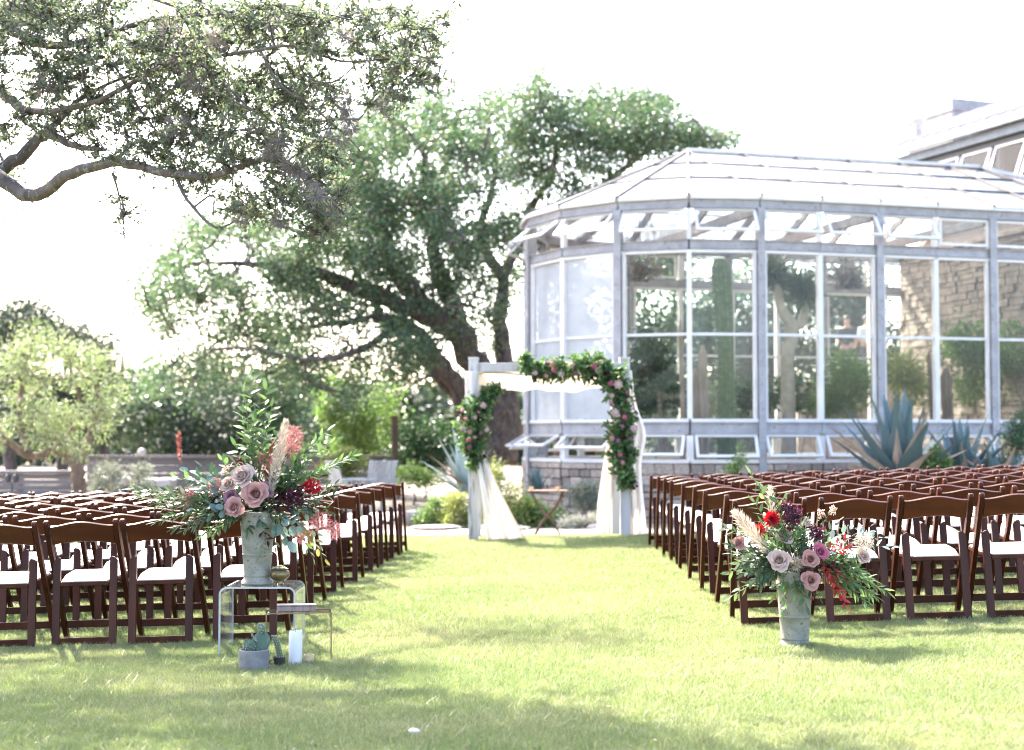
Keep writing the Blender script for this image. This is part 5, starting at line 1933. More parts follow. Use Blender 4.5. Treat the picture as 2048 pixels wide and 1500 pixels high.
dq = inside(1580, 27.0)
dr = Tree('dragon_tree', 'forked dragon tree with spiky leaf heads behind the glass', dq, 71)
dr.limb([(inside(1580, 27, 0.5), .15), (at(1576, 760, 27), .13), (at(1580, 660, 27), .12), (at(1560, 610, 27), .09), (at(1553, 570, 27), .075)], 4, 10)
dr.limb([(at(1580, 665, 27), .10), (at(1606, 640, 27.1), .08), (at(1614, 600, 27.1), .07)], 4, 10)
for px, py in ((1552, 560), (1615, 590), (1540, 545), (1600, 575)):
    c = at(px, py, 27.05) - dr.base
    n_ = 130
    k = unit(dr.nr.normal(size=(n_, 3)) + np.array([0, 0, 0.35]))
    dr.leaf.append(leaf_arrays(np.repeat(np.array(c)[None], n_, 0), k, dr.nr.uniform(0.3, 0.5, n_), 0.03, 0.15, dr.nr))
dr.finish(surf_mat('pale_trunk', (0.30, 0.24, 0.17), (0.42, 0.35, 0.27), 0.9, 7, bump=0.4), leaf_mat('dragon_leaf', (0.09, 0.11, 0.05), (0.16, 0.17, 0.08), None, 0.35))
GI = 'shrubs inside the greenhouse'
shrub('spiky_shrub', 'light green spiky shrub inside the glass left of the big agave', 1690, 26.8, [(1700, 750, 26, 30, 8), (1680, 800, 36, 26, 9), (1720, 760, 20, 30, 5)], 0.26, 0.022, 130, M['bright_leaf'], 101, (0.2, 0.32), 0.3, base_z=0.6, group=GI)
shrub('spiky_shrub', 'light green spiky shrub inside the glass right of the column', 1810, 27.2, [(1800, 740, 26, 30, 8), (1830, 780, 26, 26, 6)], 0.26, 0.022, 130, M['yellow_leaf'], 102, (0.2, 0.32), 0.3, base_z=0.6, group=GI)
shrub('fruiting_shrub', 'leafy shrub with yellow fruit inside the right end glass', 1960, 27.6, [(1940, 690, 40, 36, 11), (1985, 720, 40, 40, 10), (1960, 770, 40, 30, 8), (2030, 700, 40, 50, 9), (1900, 690, 20, 20, 4)], 0.10, 0.055, 150, M['bright_leaf'], 103, (0.22, 0.36), 0.5, base_z=0.6, group=GI)
shrub('dark_shrub', 'dark leafy shrub inside the glass behind the slim cacti', 1310, 27.4, [(1310, 750, 50, 50, 14), (1280, 800, 40, 26, 8), (1350, 790, 36, 30, 7), (1300, 690, 40, 30, 6)], 0.10, 0.06, 160, M['dark_leaf'], 104, (0.22, 0.36), 0.5, base_z=0.6, group=GI)
shrub('dark_shrub', 'dark leafy shrub inside the glass below the dragon tree', 1600, 28.4, [(1570, 790, 40, 26, 8), (1630, 800, 40, 26, 8), (1500, 800, 30, 24, 6)], 0.10, 0.05, 160, M['dark_leaf'], 105, (0.2, 0.32), 0.4, base_z=0.6, group=GI)
hf1 = shrub('hanging_fern', 'brownish hanging fern basket inside the glass near the roof', 1280, 27.6, [(1285, 545, 26, 22, 7)], 0.20, 0.02, 150, M['moss'], 106, (0.16, 0.24), 0.2, 'plant', base_z=4.2, group=GI)
hf2 = shrub('hanging_fern', 'brownish hanging fern basket inside right of the dragon tree', 1695, 28.0, [(1698, 555, 28, 20, 7)], 0.20, 0.02, 150, M['moss'], 107, (0.16, 0.24), 0.2, 'plant', base_z=4.1, group=GI)

for h_ in (hf1, hf2):
    MB().tube([(0, 0, 0.2), (0, 0, 5.55 - h_.base.z)], 0.008, 5).build('hanger', M['black_metal'], h_.t)

# ------------------------------------------------------------------ terrace furniture behind the left chairs
def lounge(label, px, Z, rz):
    x = (px - 1024) / FPX * Z
    t = thing('garden_chair', label, 'chair', (x, Z, -0.13), rz, 'pale garden chairs on the terrace')
    mt = M['whitewash']
    for sx in (-1, 1):
        for y in (-0.26, 0.26):
            MB().box((sx * 0.29, y, 0.30), (0.06, 0.06, 0.60)).build('leg', mt, t)
        MB().box((sx * 0.29, 0.0, 0.62), (0.09, 0.66, 0.035)).build('armrest', mt, t)
    for k in range(5):
        MB().box((0, -0.22 + k * 0.11, 0.38), (0.52, 0.095, 0.025)).build('seat_slat', mt, t)
    for k in range(5):
        MB().bar(((k - 2) * 0.105, 0.24, 0.38), ((k - 2) * 0.115, 0.42, 0.95), 0.09, 0.022, up=(0, 1, 0)).build('back_slat', mt, t)
    return t


lounge('pale garden chair right of the yellow shrub', 706, 26.2, R(120))
lounge('pale garden chair close to the tall brown post', 748, 26.6, R(-150))
tt = thing('terrace_table', 'small round pale table beside the terrace garden chairs', 'table', ((692 - 1024) / FPX * 27.5, 27.5, -0.13))
MB().lathe([(0.40, 0.70), (0.42, 0.71), (0.42, 0.735), (0.40, 0.74)], 24).build('top', M['steel'], tt)
MB().lathe([(0.20, 0), (0.20, 0.02), (0.035, 0.05), (0.03, 0.70)], 14).build('pedestal', M['steel'], tt)
for px, Z, lab in ((318, 28.0, 'white cushioned bench left of the urn flowers'), (228, 29.2, 'white cushioned bench right of the feathery tree')):
    x = (px - 1024) / FPX * Z
    t = thing('cushioned_bench', lab, 'bench', (x, Z, -0.13), 0, 'white cushioned benches on the terrace')
    MB().box((0, 0, 0.20), (0.62, 0.5, 0.40)).build('base', surf_mat('navy_base', (0.02, 0.022, 0.04), (0.03, 0.03, 0.05), 0.6), t, bevel=0.01)
    for s in (-1, 1):
        MB().box((s * 0.155, 0, 0.50), (0.30, 0.48, 0.19)).build('cushion', M['vinyl'], t, bevel=0.04)
pq = Vector(((790 - 1024) / FPX * 32.3, 32.3, -0.13))
post = thing('tall_post', 'tall plain brown wooden post at the right end of the wall', 'post', pq)
hp = at(790, 835, 32.3).z + 0.13
MB().box((0, 0, hp / 2), (0.13, 0.13, hp)).build('shaft', M['brown_wood'], post, bevel=0.01)
MB().box((0, 0, hp + 0.02), (0.16, 0.16, 0.04)).build('cap', M['brown_wood'], post, bevel=0.008)
pq = Vector(((285 - 1024) / FPX * 28.5, 28.5, -0.13))
lp = thing('globe_lamp', 'white globe garden lamp beyond the left chairs', 'lamp', pq)
hz = at(287, 905, 28.5).z + 0.13
MB().lathe([(0.05, 0), (0.05, 0.02), (0.022, 0.04), (0.022, hz - 0.08), (0.05, hz - 0.07)], 12).build('stand', M['black_metal'], lp)
MB().lathe([(0.085 * math.sin(math.pi * (k + 0.5) / 11), hz - 0.085 * math.cos(math.pi * (k + 0.5) / 11)) for k in range(11)], 18).build('globe', M['vinyl'], lp, smooth=True)
pq = Vector(((26 - 1024) / FPX * 22.0, 22.0, -0.13))
ln_ = thing('lantern_stand', 'dark iron lantern stand behind the far left chairs', 'lantern', pq)
hz = at(22, 965, 22).z + 0.13
MB().tube([(0, 0, 0), (0, 0, hz)], 0.014, 8).build('pole', M['black_metal'], ln_)
for px in (-0.06, 0.06):
    MB().lathe([(0.025, 0), (0.045, 0.02), (0.045, 0.10), (0.02, 0.13), (0.005, 0.15)], 8, (px, 0, hz)).build('lantern', M['black_metal'], ln_)
# red yucca spikes
ry = Vector(((360 - 1024) / FPX * 21.5, 21.5, -0.13))
yu = thing('red_yucca', 'red yucca flower spikes rising behind the left chairs', 'plant', ry)
M['coral'] = leaf_mat('coral_bloom', (0.26, 0.06, 0.055), (0.34, 0.10, 0.09), None, 0.35)
for px, y0, y1 in ((357, 960, 866),):
    a, b2 = at(px + 6, 1000, 21.5) - ry, at(px, y1, 21.5) - ry
    st = MB().tube([a, a.lerp(b2, 0.5) + Vector((0.02, 0, 0)), b2], [0.012, 0.009, 0.004], 6).build('stalk', M['twig'], yu)
    n_ = 90
    t_ = yuc = np.random.default_rng(px).uniform(0.62, 1, n_)
    P = np.array(a)[None] * (1 - t_[:, None]) + np.array(b2)[None] * t_[:, None]
    rr = np.random.default_rng(px + 1)
    V, F = leaf_arrays(P, rr.normal(size=(n_, 3)) + np.array([0, 0, 0.4]), 0.045, 0.022, 0.2, rr)
    link('blossom', np_mesh('blossom', V, F, M['coral']), yu)

# ------------------------------------------------------------------ raised terrace with guests, seen through the glass
tx0, tx1 = 7.3, 9.75
fl = at(1735, 633, 38.2).z - 1.74
rt = thing('raised_terrace', 'raised grey terrace behind the greenhouse glass', 'terrace', ((tx0 + tx1) / 2, 38.6, -0.13))
MB().box((0, 0, (fl + 0.03) / 2), (tx1 - tx0, 2.4, fl + 0.03)).build('base', M['stone'], rt)
MB().box((0, 0, fl + 0.08), (tx1 - tx0 + 0.1, 2.5, 0.10)).build('deck', M['grey_wood'], rt)


def person(label, p, shirt, hair, turn):
    t = thing('person', label, 'person', p, turn)
    def skin(name, verts, edges, rad, mat, root=0):
        me = bpy.data.meshes.new(name)
        me.from_pydata(verts, edges, [])
        o = link(name, me, t)
        o.modifiers.new('skin', 'SKIN')
        sv = me.skin_vertices[0].data
        for i, r_ in enumerate(rad):
            sv[i].radius = r_ if isinstance(r_, tuple) else (r_, r_)
            sv[i].use_root = (i == root)
        sb = o.modifiers.new('sub', 'SUBSURF')
        sb.levels = 2
        sb.render_levels = 2
        me.materials.append(mat)
        return o
    # pelvis, spine, neck, head, arms, legs: one continuous body
    v = [(0, 0, .95), (0, 0, 1.15), (0, 0, 1.38), (0, .0, 1.48), (0, -.01, 1.55), (0, -.015, 1.66), (0, 0, 1.73),
         (-.19, 0, 1.40), (-.25, -.02, 1.14), (-.20, -.16, 1.02), (.19, 0, 1.40), (.25, -.02, 1.14), (.22, -.08, .90),
         (-.10, 0, .88), (-.11, -.01, .48), (-.12, .02, .08), (-.12, -.13, .04), (.10, 0, .88), (.11, -.01, .48), (.12, .02, .08), (.12, -.13, .04)]
    e = [(0, 1), (1, 2), (2, 3), (3, 4), (4, 5), (5, 6), (2, 7), (7, 8), (8, 9), (2, 10), (10, 11), (11, 12), (0, 13), (13, 14), (14, 15), (15, 16), (0, 17), (17, 18), (18, 19), (19, 20)]
    rd = [(.16, .11), (.15, .10), (.17, .11), (.06, .06), (.065, .07), (.078, .095), (.06, .07), .07, .05, .035, .07, .05, .035, .09, .06, .045, .04, .09, .06, .045, .04]
    body = skin('body', v, e, rd, surf_mat('skin_tone', (0.42, 0.24, 0.17), (0.46, 0.27, 0.2), 0.6))
    v2 = [(0, 0, .92), (0, 0, 1.15), (0, 0, 1.38), (0, 0, 1.45), (-.19, 0, 1.40), (-.25, -.02, 1.16), (.19, 0, 1.40), (.25, -.02, 1.16)]
    skin('shirt', v2, [(0, 1), (1, 2), (2, 3), (2, 4), (4, 5), (2, 6), (6, 7)], [(.18, .13), (.17, .12), (.19, .13), (.09, .09), .088, .068, .088, .068], shirt)
    v3 = [(0, 0, .98), (-.10, 0, .86), (-.11, -.01, .48), (-.12, .02, .10), (.10, 0, .86), (.11, -.01, .48), (.12, .02, .10)]
    skin('trousers', v3, [(0, 1), (1, 2), (2, 3), (0, 4), (4, 5), (5, 6)], [(.175, .125), .105, .078, .06, .105, .078, .06], surf_mat('trousers', (0.04, 0.04, 0.05), (0.06, 0.06, 0.07), 0.8))
    h = MB()
    for j in range(8):
        f = math.pi * 0.62 * j / 7
        for k in range(14):
            a = 2 * math.pi * k / 14
            h.v.append((0.092 * math.sin(f) * math.cos(a), 0.012 + 0.108 * math.sin(f) * math.sin(a), 1.675 + 0.105 * math.cos(f) + (0.0 if math.sin(a) > -0.3 else 0.05 * (j / 7))))
    for j in range(7):
        for k in range(14):
            h.f.append((j * 14 + k, j * 14 + (k + 1) % 14, (j + 1) * 14 + (k + 1) % 14, (j + 1) * 14 + k))
    h.build('hair', hair, t, smooth=True)
    return t


HAIR = surf_mat('dark_hair', (0.03, 0.02, 0.015), (0.05, 0.03, 0.02), 0.6)
person('person in a pale shirt standing behind the greenhouse glass', Vector(((1735 - 1024) / FPX * 38.2, 38.2, fl)), surf_mat('pale_shirt', (0.62, 0.62, 0.66), (0.7, 0.7, 0.72), 0.8), HAIR, 0.4)
person('person in dark clothes standing behind the greenhouse glass', Vector(((1696 - 1024) / FPX * 38.4, 38.4, fl)), surf_mat('dark_shirt', (0.03, 0.03, 0.035), (0.05, 0.05, 0.05), 0.8), HAIR, -0.5)
# ------------------------------------------------------------------ cut flowers: shared leaf and petal shapes
def leaf_mesh(name, mat, w, n=5, round_=0.0, curl=0.12, fold=0.10):
    """unit leaf along +y"""
    b = MB()
    for k in range(n + 1):
        t = k / n
        if round_ > 0:
            h = w * 0.5 * math.sqrt(max(0.0, 1 - (2 * t - 1) ** 2)) + 0.004
        else:
            h = w * 0.5 * math.sin(math.pi * min(1, t * 0.94 + 0.03)) ** 0.8 * (1 - 0.35 * t) * 1.25 + 0.003
        z = -curl * t * t
        b.v += [(-h, t, z + fold * h), (0, t, z), (h, t, z + fold * h)]
    for k in range(n):
        o = 3 * k
        b.f += [(o, o + 1, o + 4, o + 3), (o + 1, o + 2, o + 5, o + 4)]
    return b.mesh(name, mat, smooth=True)


LM = {'green': leaf_mesh('leaf', M['f_green'], 0.36), 'olive': leaf_mesh('leaf', M['f_olive'], 0.27), 'euca': leaf_mesh('leaf', M['f_euca'], 0.72, 6, 1.0, 0.08),
      'dark': leaf_mesh('leaf', M['f_dark'], 0.34), 'red': leaf_mesh('leaf', M['f_red'], 0.40), 'yellow': leaf_mesh('leaf', M['f_yellow'], 0.62, 6, 1.0),
      'narrow': leaf_mesh('leaf', M['f_green'], 0.23), 'deep': leaf_mesh('leaf', leaf_mat('deep_green_leaf', (0.025, 0.06, 0.03), (0.05, 0.10, 0.045), None, 0.3), 0.32)}


def petal_mesh(mat, cup=0.5, flare=0.35):
    b = MB()
    nu, nv = 6, 5
    for j in range(nv + 1):
        v = j / nv
        for i in range(nu + 1):
            u = 2 * i / nu - 1
            w = 0.55 * math.sin(math.pi * (0.12 + 0.72 * v)) ** 0.7
            x = w * u
            y = -cup * (x * x) * 1.5 + flare * v ** 3
            z = v * (1 - 0.10 * u * u)
            y += 0.05 * math.sin(3 * u) * v
            b.v.append((x, y, z))
    for j in range(nv):
        for i in range(nu):
            o = j * (nu + 1) + i
            b.f.append((o, o + 1, o + nu + 2, o + nu + 1))
    return b.mesh('petal', mat, smooth=True)


PET = {k: (petal_mesh(M[k], 0.9, -0.10), petal_mesh(M[k], 0.55, 0.30)) for k in ('rose_mauve', 'rose_cream', 'rose_pink', 'rose_plum')}


def facing(d, p, s=1.0):
    d = Vector(d).normalized()
    return Matrix.Translation(p) @ d.to_track_quat('Z', 'Y').to_matrix().to_4x4() @ Matrix.Scale(s, 4)


def rose(parent, p, rad, kind, d=(0, -1, 0.35), seed=0):
    """rose part with its petals: tight spiral heart, opening rings"""
    r = random.Random(seed)
    c = MB()
    c.lathe([(0.10, -0.34), (0.30, -0.26), (0.30, -0.10), (0.14, 0.12), (0.03, 0.2)], 12)
    o = c.build('rose', M[kind], parent, smooth=True)
    o.matrix_local = facing(d, p, rad)
    inner, outer = PET[kind]
    a = r.random() * 6
    n_ = 30
    opn = r.uniform(0.85, 1.15)
    for i in range(n_):
        f = i / (n_ - 1)
        a += 2.32 + r.uniform(-.15, .15)
        rr = 0.03 + 0.40 * f ** 0.85
        tilt = (-14 + 30 * f + 48 * max(0, f - 0.45) ** 1.2 * 1.8) * opn
        ln = 0.60 + 0.24 * f
        me = inner if f < 0.55 else outer
        wd = 0.30 + 0.95 * f
        q = link('petal', me, o)
        t = R(tilt + r.uniform(-4, 4))
        q.matrix_local = Matrix.Rotation(a, 4, 'Z') @ Matrix.Translation((0, rr, -0.24 - 0.05 * f)) @ Matrix.Rotation(-t, 4, 'X') @ Matrix.Diagonal((wd, ln * (0.6 if f < 0.55 else 1.0), ln, 1))
    return o


def sprig(parent, a, b, kind, n, L, name='leafy_sprig', bow=0.12, spread=0.75, seed=0, joined=False, w=1.0, start=0.2, droop=0.0):
    """stem from a to b with leaves set alternately along it"""
    r = random.Random(seed)
    if joined:
        n, L = int(n * 1.4), L * 1.18
    else:
        n, L = int(n * 1.15), L * 1.1
    a, b = Vector(a), Vector(b)
    d = b - a
    ln = d.length
    m = a.lerp(b, 0.5) + Vector((r.uniform(-.05, .05), r.uniform(-.05, .05), bow)) * ln
    pts = []
    for k in range(8):
        t = k / 7
        pts.append(a * (1 - t) ** 2 + m * 2 * t * (1 - t) + b * t * t)
    stem = MB().tube(pts, [0.0030 - 0.0018 * k / 7 for k in range(8)], 5)
    leaves = []
    for k in range(n):
        t = start + (1 - start) * (k + 0.5) / n
        p = a * (1 - t) ** 2 + m * 2 * t * (1 - t) + b * t * t
        tg = ((m - a) * (1 - t) + (b - m) * t).normalized()
        sd = tg.orthogonal().normalized()
        sd.rotate(Matrix.Rotation(k * 2.6 + r.uniform(-.5, .5), 3, tg))
        ld = (tg * (1 - spread * 0.45) + sd * spread * r.uniform(0.7, 1.2) + Vector((0, 0, -droop))).normalized()
        if k >= n - 1:
            ld = (tg + sd * 0.15).normalized()
        nz = sd.cross(ld)
        nz = (nz * r.uniform(-1, 1) + tg.cross(sd) * r.uniform(-.4, .4) + Vector((0, -0.3, 0.9))).normalized()
        x = ld.cross(nz).normalized()
        nz = x.cross(ld)
        s = L * r.uniform(0.75, 1.15) * (1 - 0.25 * t)
        mt = Matrix((x * s * w, ld * s, nz * s)).transposed().to_4x4()
        mt.translation = p
        leaves.append(mt)
    if joined:
        me = LM[kind]
        base = [v.co.copy() for v in me.vertices]
        fs = [tuple(p.vertices) for p in me.polygons]
        for mt in leaves:
            stem.add([mt @ v for v in base], fs)
        return stem.build(name, me.materials[0], parent, smooth=True)
    o = stem.build(name, M['stem'], parent, smooth=True)
    for mt in leaves:
        q = link('leaf', LM[kind], o)
        q.matrix_local = mt
    return o


def plume(parent, a, b, mat, width, n, hair, name='plume', seed=0, droop=0.0):
    r = np.random.default_rng(seed)
    a, b = np.array(a), np.array(b)
    t = r.random(n) ** 0.9
    ax_ = unit((b - a)[None])[0]
    P = a + (b - a) * t[:, None]
    P[:, 2] -= droop * t ** 2
    prof = np.sin(np.pi * np.clip(0.08 + t * 0.92, 0, 1)) ** 0.6
    side = unit(np.cross(ax_, r.normal(size=(n, 3))))
    D = ax_ * 0.85 + side * r.uniform(0.2, 0.9, (n, 1))
    P = P + side * (width * 0.25 * prof * r.random(n))[:, None]
    V, F = leaf_arrays(P, D, hair * r.uniform(0.5, 1.1, n) * (0.35 + 0.65 * prof), hair * 0.045, 0.0, r)
    o = link(name, np_mesh(name, V, F, mat), parent)
    return o


def puff(parent, c, rad, mat, n, hair, w, name, seed=0, squash=(1, 1, 1)):
    r = np.random.default_rng(seed)
    k = unit(r.normal(size=(n, 3)))
    P = np.array(c) + k * (r.random((n, 1)) ** 0.5) * rad * np.array(squash)
    V, F = leaf_arrays(P, k + r.normal(size=(n, 3)) * 0.6, hair * r.uniform(0.6, 1.2, n), w, 0.1, r)
    return link(name, np_mesh(name, V, F, mat), parent)


def dahlia(parent, p, rad, mat, d=(0, -1, 0.2), seed=0, name='dahlia'):
    r = random.Random(seed)
    b = MB()
    for ring, (n_, tilt, ln) in enumerate([(7, 12, .45), (10, 28, .62), (13, 48, .78), (15, 66, .92), (16, 84, 1.0), (14, 102, .95)]):
        for k in range(n_):
            a = 2 * math.pi * (k + 0.5 * (ring % 2)) / n_
            mt = Matrix.Rotation(a, 3, 'Z') @ Matrix.Rotation(-R(tilt + r.uniform(-5, 5)), 3, 'X')
            w = 0.15
            vs = [(-0.03, 0, 0), (0.03, 0, 0), (w * 0.6, 0.05, ln * 0.55), (0, 0.10, ln * 0.55), (-w * 0.6, 0.05, ln * 0.55), (0, 0.02, ln)]
            b.add([mt @ Vector(v) for v in vs], [(0, 1, 3), (1, 2, 3), (0, 3, 4), (2, 5, 3), (3, 5, 4)])
    o = b.build(name, mat, parent)
    o.matrix_local = facing(d, p, rad)
    return o


class Arr:
    """a vase of flowers: places are given as the photo shows them, turned into metres round the rim"""

    def __init__(self, label, rim, px, py, scale):
        self.t = thing('flower_arrangement', label, 'flowers', rim)
        self.px, self.py, self.s = px, py, scale

    def p(self, x, y, dy=0.0):
        return Vector(((x - self.px) / self.s, dy, (self.py - y) / self.s))


LR = UL + Vector((0, 0, 0.405))
A = Arr('tall loose arrangement of mauve roses, plumes and olive in left urn', LR, 517, 1020, 336.0)
core = A.p(512, 1012, 0)
sd = 0
# tall bright vine
for x, y, dy, n in ((500, 738, .02, 15), (528, 765, .06, 13), (545, 800, -.02, 13), (482, 812, .05, 12), (560, 845, .05, 10), (470, 880, .0, 10), (510, 830, -.05, 12), (545, 880, -.03, 9), (515, 785, .08, 13), (490, 770, -.05, 12), (535, 835, .08, 11), (495, 850, .03, 11), (580, 880, .06, 9)):
    sd += 1
    sprig(A.t, core.lerp(A.p(515, 960), 0.6), A.p(x, y, dy), 'green', n, 0.088, 'vine_sprig', 0.03, 0.95, sd, start=0.34)
# right side
for x, y, dy, n in ((655, 850, .05, 12), (640, 870, -.03, 11), (620, 905, .04, 10), (672, 868, 0.1, 9)):
    sd += 1
    sprig(A.t, A.p(530, 985), A.p(x, y, dy), 'green', n, 0.070, 'vine_sprig', 0.06, 0.8, sd, start=0.42)
for x, y, dy, n in ((708, 902, .02, 26), (690, 912, .08, 22), (660, 925, -.05, 22), (640, 935, .05, 20), (610, 925, -.04, 18)):
    sd += 1
    sprig(A.t, A.p(535, 990), A.p(x, y, dy), 'narrow', n, 0.062, 'olive_sprig', 0.05, 0.6, sd, True, w=1.15, start=0.3)
# olive and rosemary to the left
for x, y, dy, n in ((262, 968, .0, 34), (285, 985, -.06, 32), (305, 975, .08, 30), (320, 1005, .04, 30), (338, 1022, -.05, 28), (345, 1048, .02, 28), (372, 1050, -.06, 24), (400, 1062, .03, 20), (440, 1052, -.05, 16), (300, 1000, .12, 28), (365, 1020, .1, 24), (420, 1060, .08, 20), (275, 975, .05, 32), (330, 985, -.1, 28), (350, 1000, .14, 28), (395, 1040, -.1, 24), (310, 1035, .0, 26), (380, 990, .0, 24)):
    sd += 1
    sprig(A.t, A.p(500, 1000), A.p(x, y, dy), 'olive' if sd % 3 else 'narrow', n, 0.060, 'olive_sprig', 0.03, 0.62, sd, True, start=0.25)
# eucalyptus
for x, y, dy, n, L in ((372, 930, .0, 6, .060), (392, 948, -.06, 6, .066), (408, 972, -.09, 5, .070), (392, 1006, -.12, 5, .072), (420, 1018, -.14, 4, .074), (455, 1002, -.14, 4, .080), (600, 1045, -.10, 6, .075), (585, 1075, -.08, 5, .085), (625, 1020, .0, 6, .060), (640, 1060, .02, 6, .060)):
    sd += 1
    sprig(A.t, A.p(500, 1000, -.03) if x < 500 else A.p(540, 1000, -.03), A.p(x, y, dy), 'euca', n, L, 'eucalyptus_sprig', 0.05, 0.8, sd, start=0.45)
# burgundy and deep green filler round the heart
for x, y, dy, n, kd in ((600, 965, -.02, 12, 'dark'), (612, 985, -.06, 12, 'dark'), (590, 1000, -.10, 10, 'dark'), (575, 955, .02, 10, 'dark'), (545, 1070, -.13, 8, 'dark'), (430, 985, -.05, 10, 'dark'), (455, 975, .03, 8, 'dark'),
                        (560, 990, -.14, 9, 'deep'), (575, 1020, -.14, 9, 'deep'), (545, 940, -.04, 9, 'deep'), (505, 1050, -.14, 8, 'deep'), (470, 1025, -.12, 8, 'deep'), (535, 1035, -.15, 8, 'deep'), (480, 955, .05, 8, 'deep'), (610, 940, .05, 9, 'deep'), (440, 1020, .05, 10, 'deep'), (590, 1035, .06, 10, 'deep'), (500, 925, .06, 8, 'deep')):
    sd += 1
    sprig(A.t, core, A.p(x, y, dy), kd, n, 0.058, 'filler_sprig', 0.04, 0.85, sd, True, start=0.3)
# full leafy body of the bunch
fr = random.Random(9)
for k in range(30):
    a_ = fr.uniform(-0.35, math.pi + 0.35)
    rr_ = fr.uniform(70, 150)
    x, y = 505 + rr_ * 1.25 * math.cos(a_), 985 - rr_ * 0.62 * math.sin(a_)
    sd += 1
    sprig(A.t, core, A.p(x, y, fr.uniform(-.10, .12)), fr.choice(('deep', 'deep', 'green', 'olive', 'dark')), 9, 0.072, 'filler_sprig', 0.03, 0.85, sd, True, start=0.4)
# trailing pieces
for x, y, dy, n, kd, L in ((655, 1112, .0, 7, 'yellow', .060), (648, 1085, -.04, 6, 'yellow', .050), (628, 1110, .03, 7, 'green', .060), (560, 1085, -.12, 6, 'green', .045), (525, 1105, -.14, 6, 'narrow', .045)):
    sd += 1
    sprig(A.t, A.p(560, 1010, -.04), A.p(x, y, dy), kd, n, L, 'trailing_sprig', 0.22, 0.8, sd, start=0.45, droop=0.4)
for i, (x, y, dy, rad, kd, d) in enumerate([(493, 940, -.11, 22, 'rose_cream', (-.15, -1, .75)), (521, 976, -.15, 23, 'rose_mauve', (.05, -1, .25)), (479, 1002, -.15, 18, 'rose_mauve', (-.25, -1, .2)), (470, 982, -.10, 15, 'rose_plum', (-.4, -1, .4)), (538, 970, -.10, 16, 'rose_plum', (.6, -1, .4)), (462, 957, -.07, 15, 'rose_cream', (-.5, -1, .5)), (455, 930, .02, 13, 'rose_cream', (-.4, -.6, .9))]):
    rose(A.t, A.p(x, y, dy), rad / 336.0, kd, d, i)
plume(A.t, A.p(548, 975, -.10), A.p(576, 832, -.07), M['plume'], 0.09, 1300, 0.060, 'pampas_plume', 1)
plume(A.t, A.p(535, 960, -.05), A.p(548, 870, -.02), M['dahlia'], 0.05, 420, 0.030, 'celosia_spike', 2)
for i, (x, y, dy, rr) in enumerate([(584, 862, .02, .062), (580, 890, .05, .05), (530, 912, .0, .055), (668, 1050, -.02, .05), (640, 1032, .0, .06), (610, 1058, -.05, .05), (432, 965, -.02, .05), (380, 985, -.02, .05)]):
    puff(A.t, A.p(x, y, dy), rr, M['smoke'], 420, 0.028, 0.0022, 'smoke_bush', 20 + i)
puff(A.t, A.p(628, 962, -.06), 0.042, M['dahlia'], 160, 0.022, 0.014, 'snapdragon', 40, (1.3, 1, .9))
puff(A.t, A.p(475, 920, .0), 0.045, M['berry'], 160, 0.016, 0.012, 'berry_cluster', 41)
puff(A.t, A.p(590, 985, -.04), 0.05, M['berry'], 160, 0.022, 0.012, 'berry_cluster', 42)

RRim = UR + Vector((0, 0, 0.405))
B = Arr('low lush arrangement with red dahlia, roses and olive in right urn', RRim, 1586, 1146, 353.0)
core = B.p(1590, 1138)
for x, y, dy, n in ((1498, 942, .0, 12), (1522, 968, .05, 11), (1545, 985, -.04, 10), (1508, 1000, .04, 10), (1570, 1000, .03, 9)):
    sd += 1
    sprig(B.t, B.p(1580, 1110), B.p(x, y, dy), 'green', n, 0.066, 'vine_sprig', 0.02, 0.7, sd, start=0.35)
for x, y, dy, n in ((1440, 1048, .04, 20), (1455, 1085, -.04, 20), (1462, 1105, .06, 20), (1470, 1120, -.08, 20), (1480, 1140, -.1, 18), (1500, 1150, -.13, 18), (1490, 1100, -.06, 18), (1480, 1060, .0, 16), (1510, 1165, -.1, 16)):
    sd += 1
    sprig(B.t, B.p(1580, 1120), B.p(x, y, dy), 'olive', n, 0.058, 'olive_sprig', 0.05, 0.7, sd, True, start=0.3, w=1.2)
for x, y, dy, n in ((1448, 1142, -.02, 8), (1455, 1188, -.05, 8), (1470, 1170, -.09, 8), (1555, 1212, -.14, 8), (1535, 1185, -.15, 8), (1600, 1205, -.14, 7), (1575, 1180, -.16, 7), (1560, 1050, -.06, 8), (1590, 1060, -.05, 8), (1540, 1080, -.1, 8)):
    sd += 1
    sprig(B.t, B.p(1580, 1120, -.05), B.p(x, y, dy), 'green', n, 0.066, 'leafy_sprig', 0.05, 0.8, sd, start=0.4)
for x, y, dy, n in ((1772, 1180, .0, 26), (1745, 1188, -.05, 24), (1752, 1160, .05, 24), (1722, 1195, -.08, 22), (1700, 1165, -.1, 20), (1720, 1140, -.04, 20)):
    sd += 1
    sprig(B.t, B.p(1605, 1125), B.p(x, y, dy), 'green', n, 0.066, 'olive_sprig', 0.10, 0.6, sd, True, start=0.3, w=.72)
for x, y, dy, n, L in ((1792, 1092, .04, 8, .055), (1770, 1072, .0, 8, .055), (1745, 1062, .06, 7, .055), (1720, 1050, .02, 7, .05), (1650, 1100, -.14, 3, .07), (1655, 1080, -.05, 4, .05), (1740, 1110, .0, 7, .055)):
    sd += 1
    sprig(B.t, B.p(1610, 1110), B.p(x, y, dy), 'euca', n, L, 'eucalyptus_sprig', 0.10, 0.8, sd, start=0.45, w=0.75)
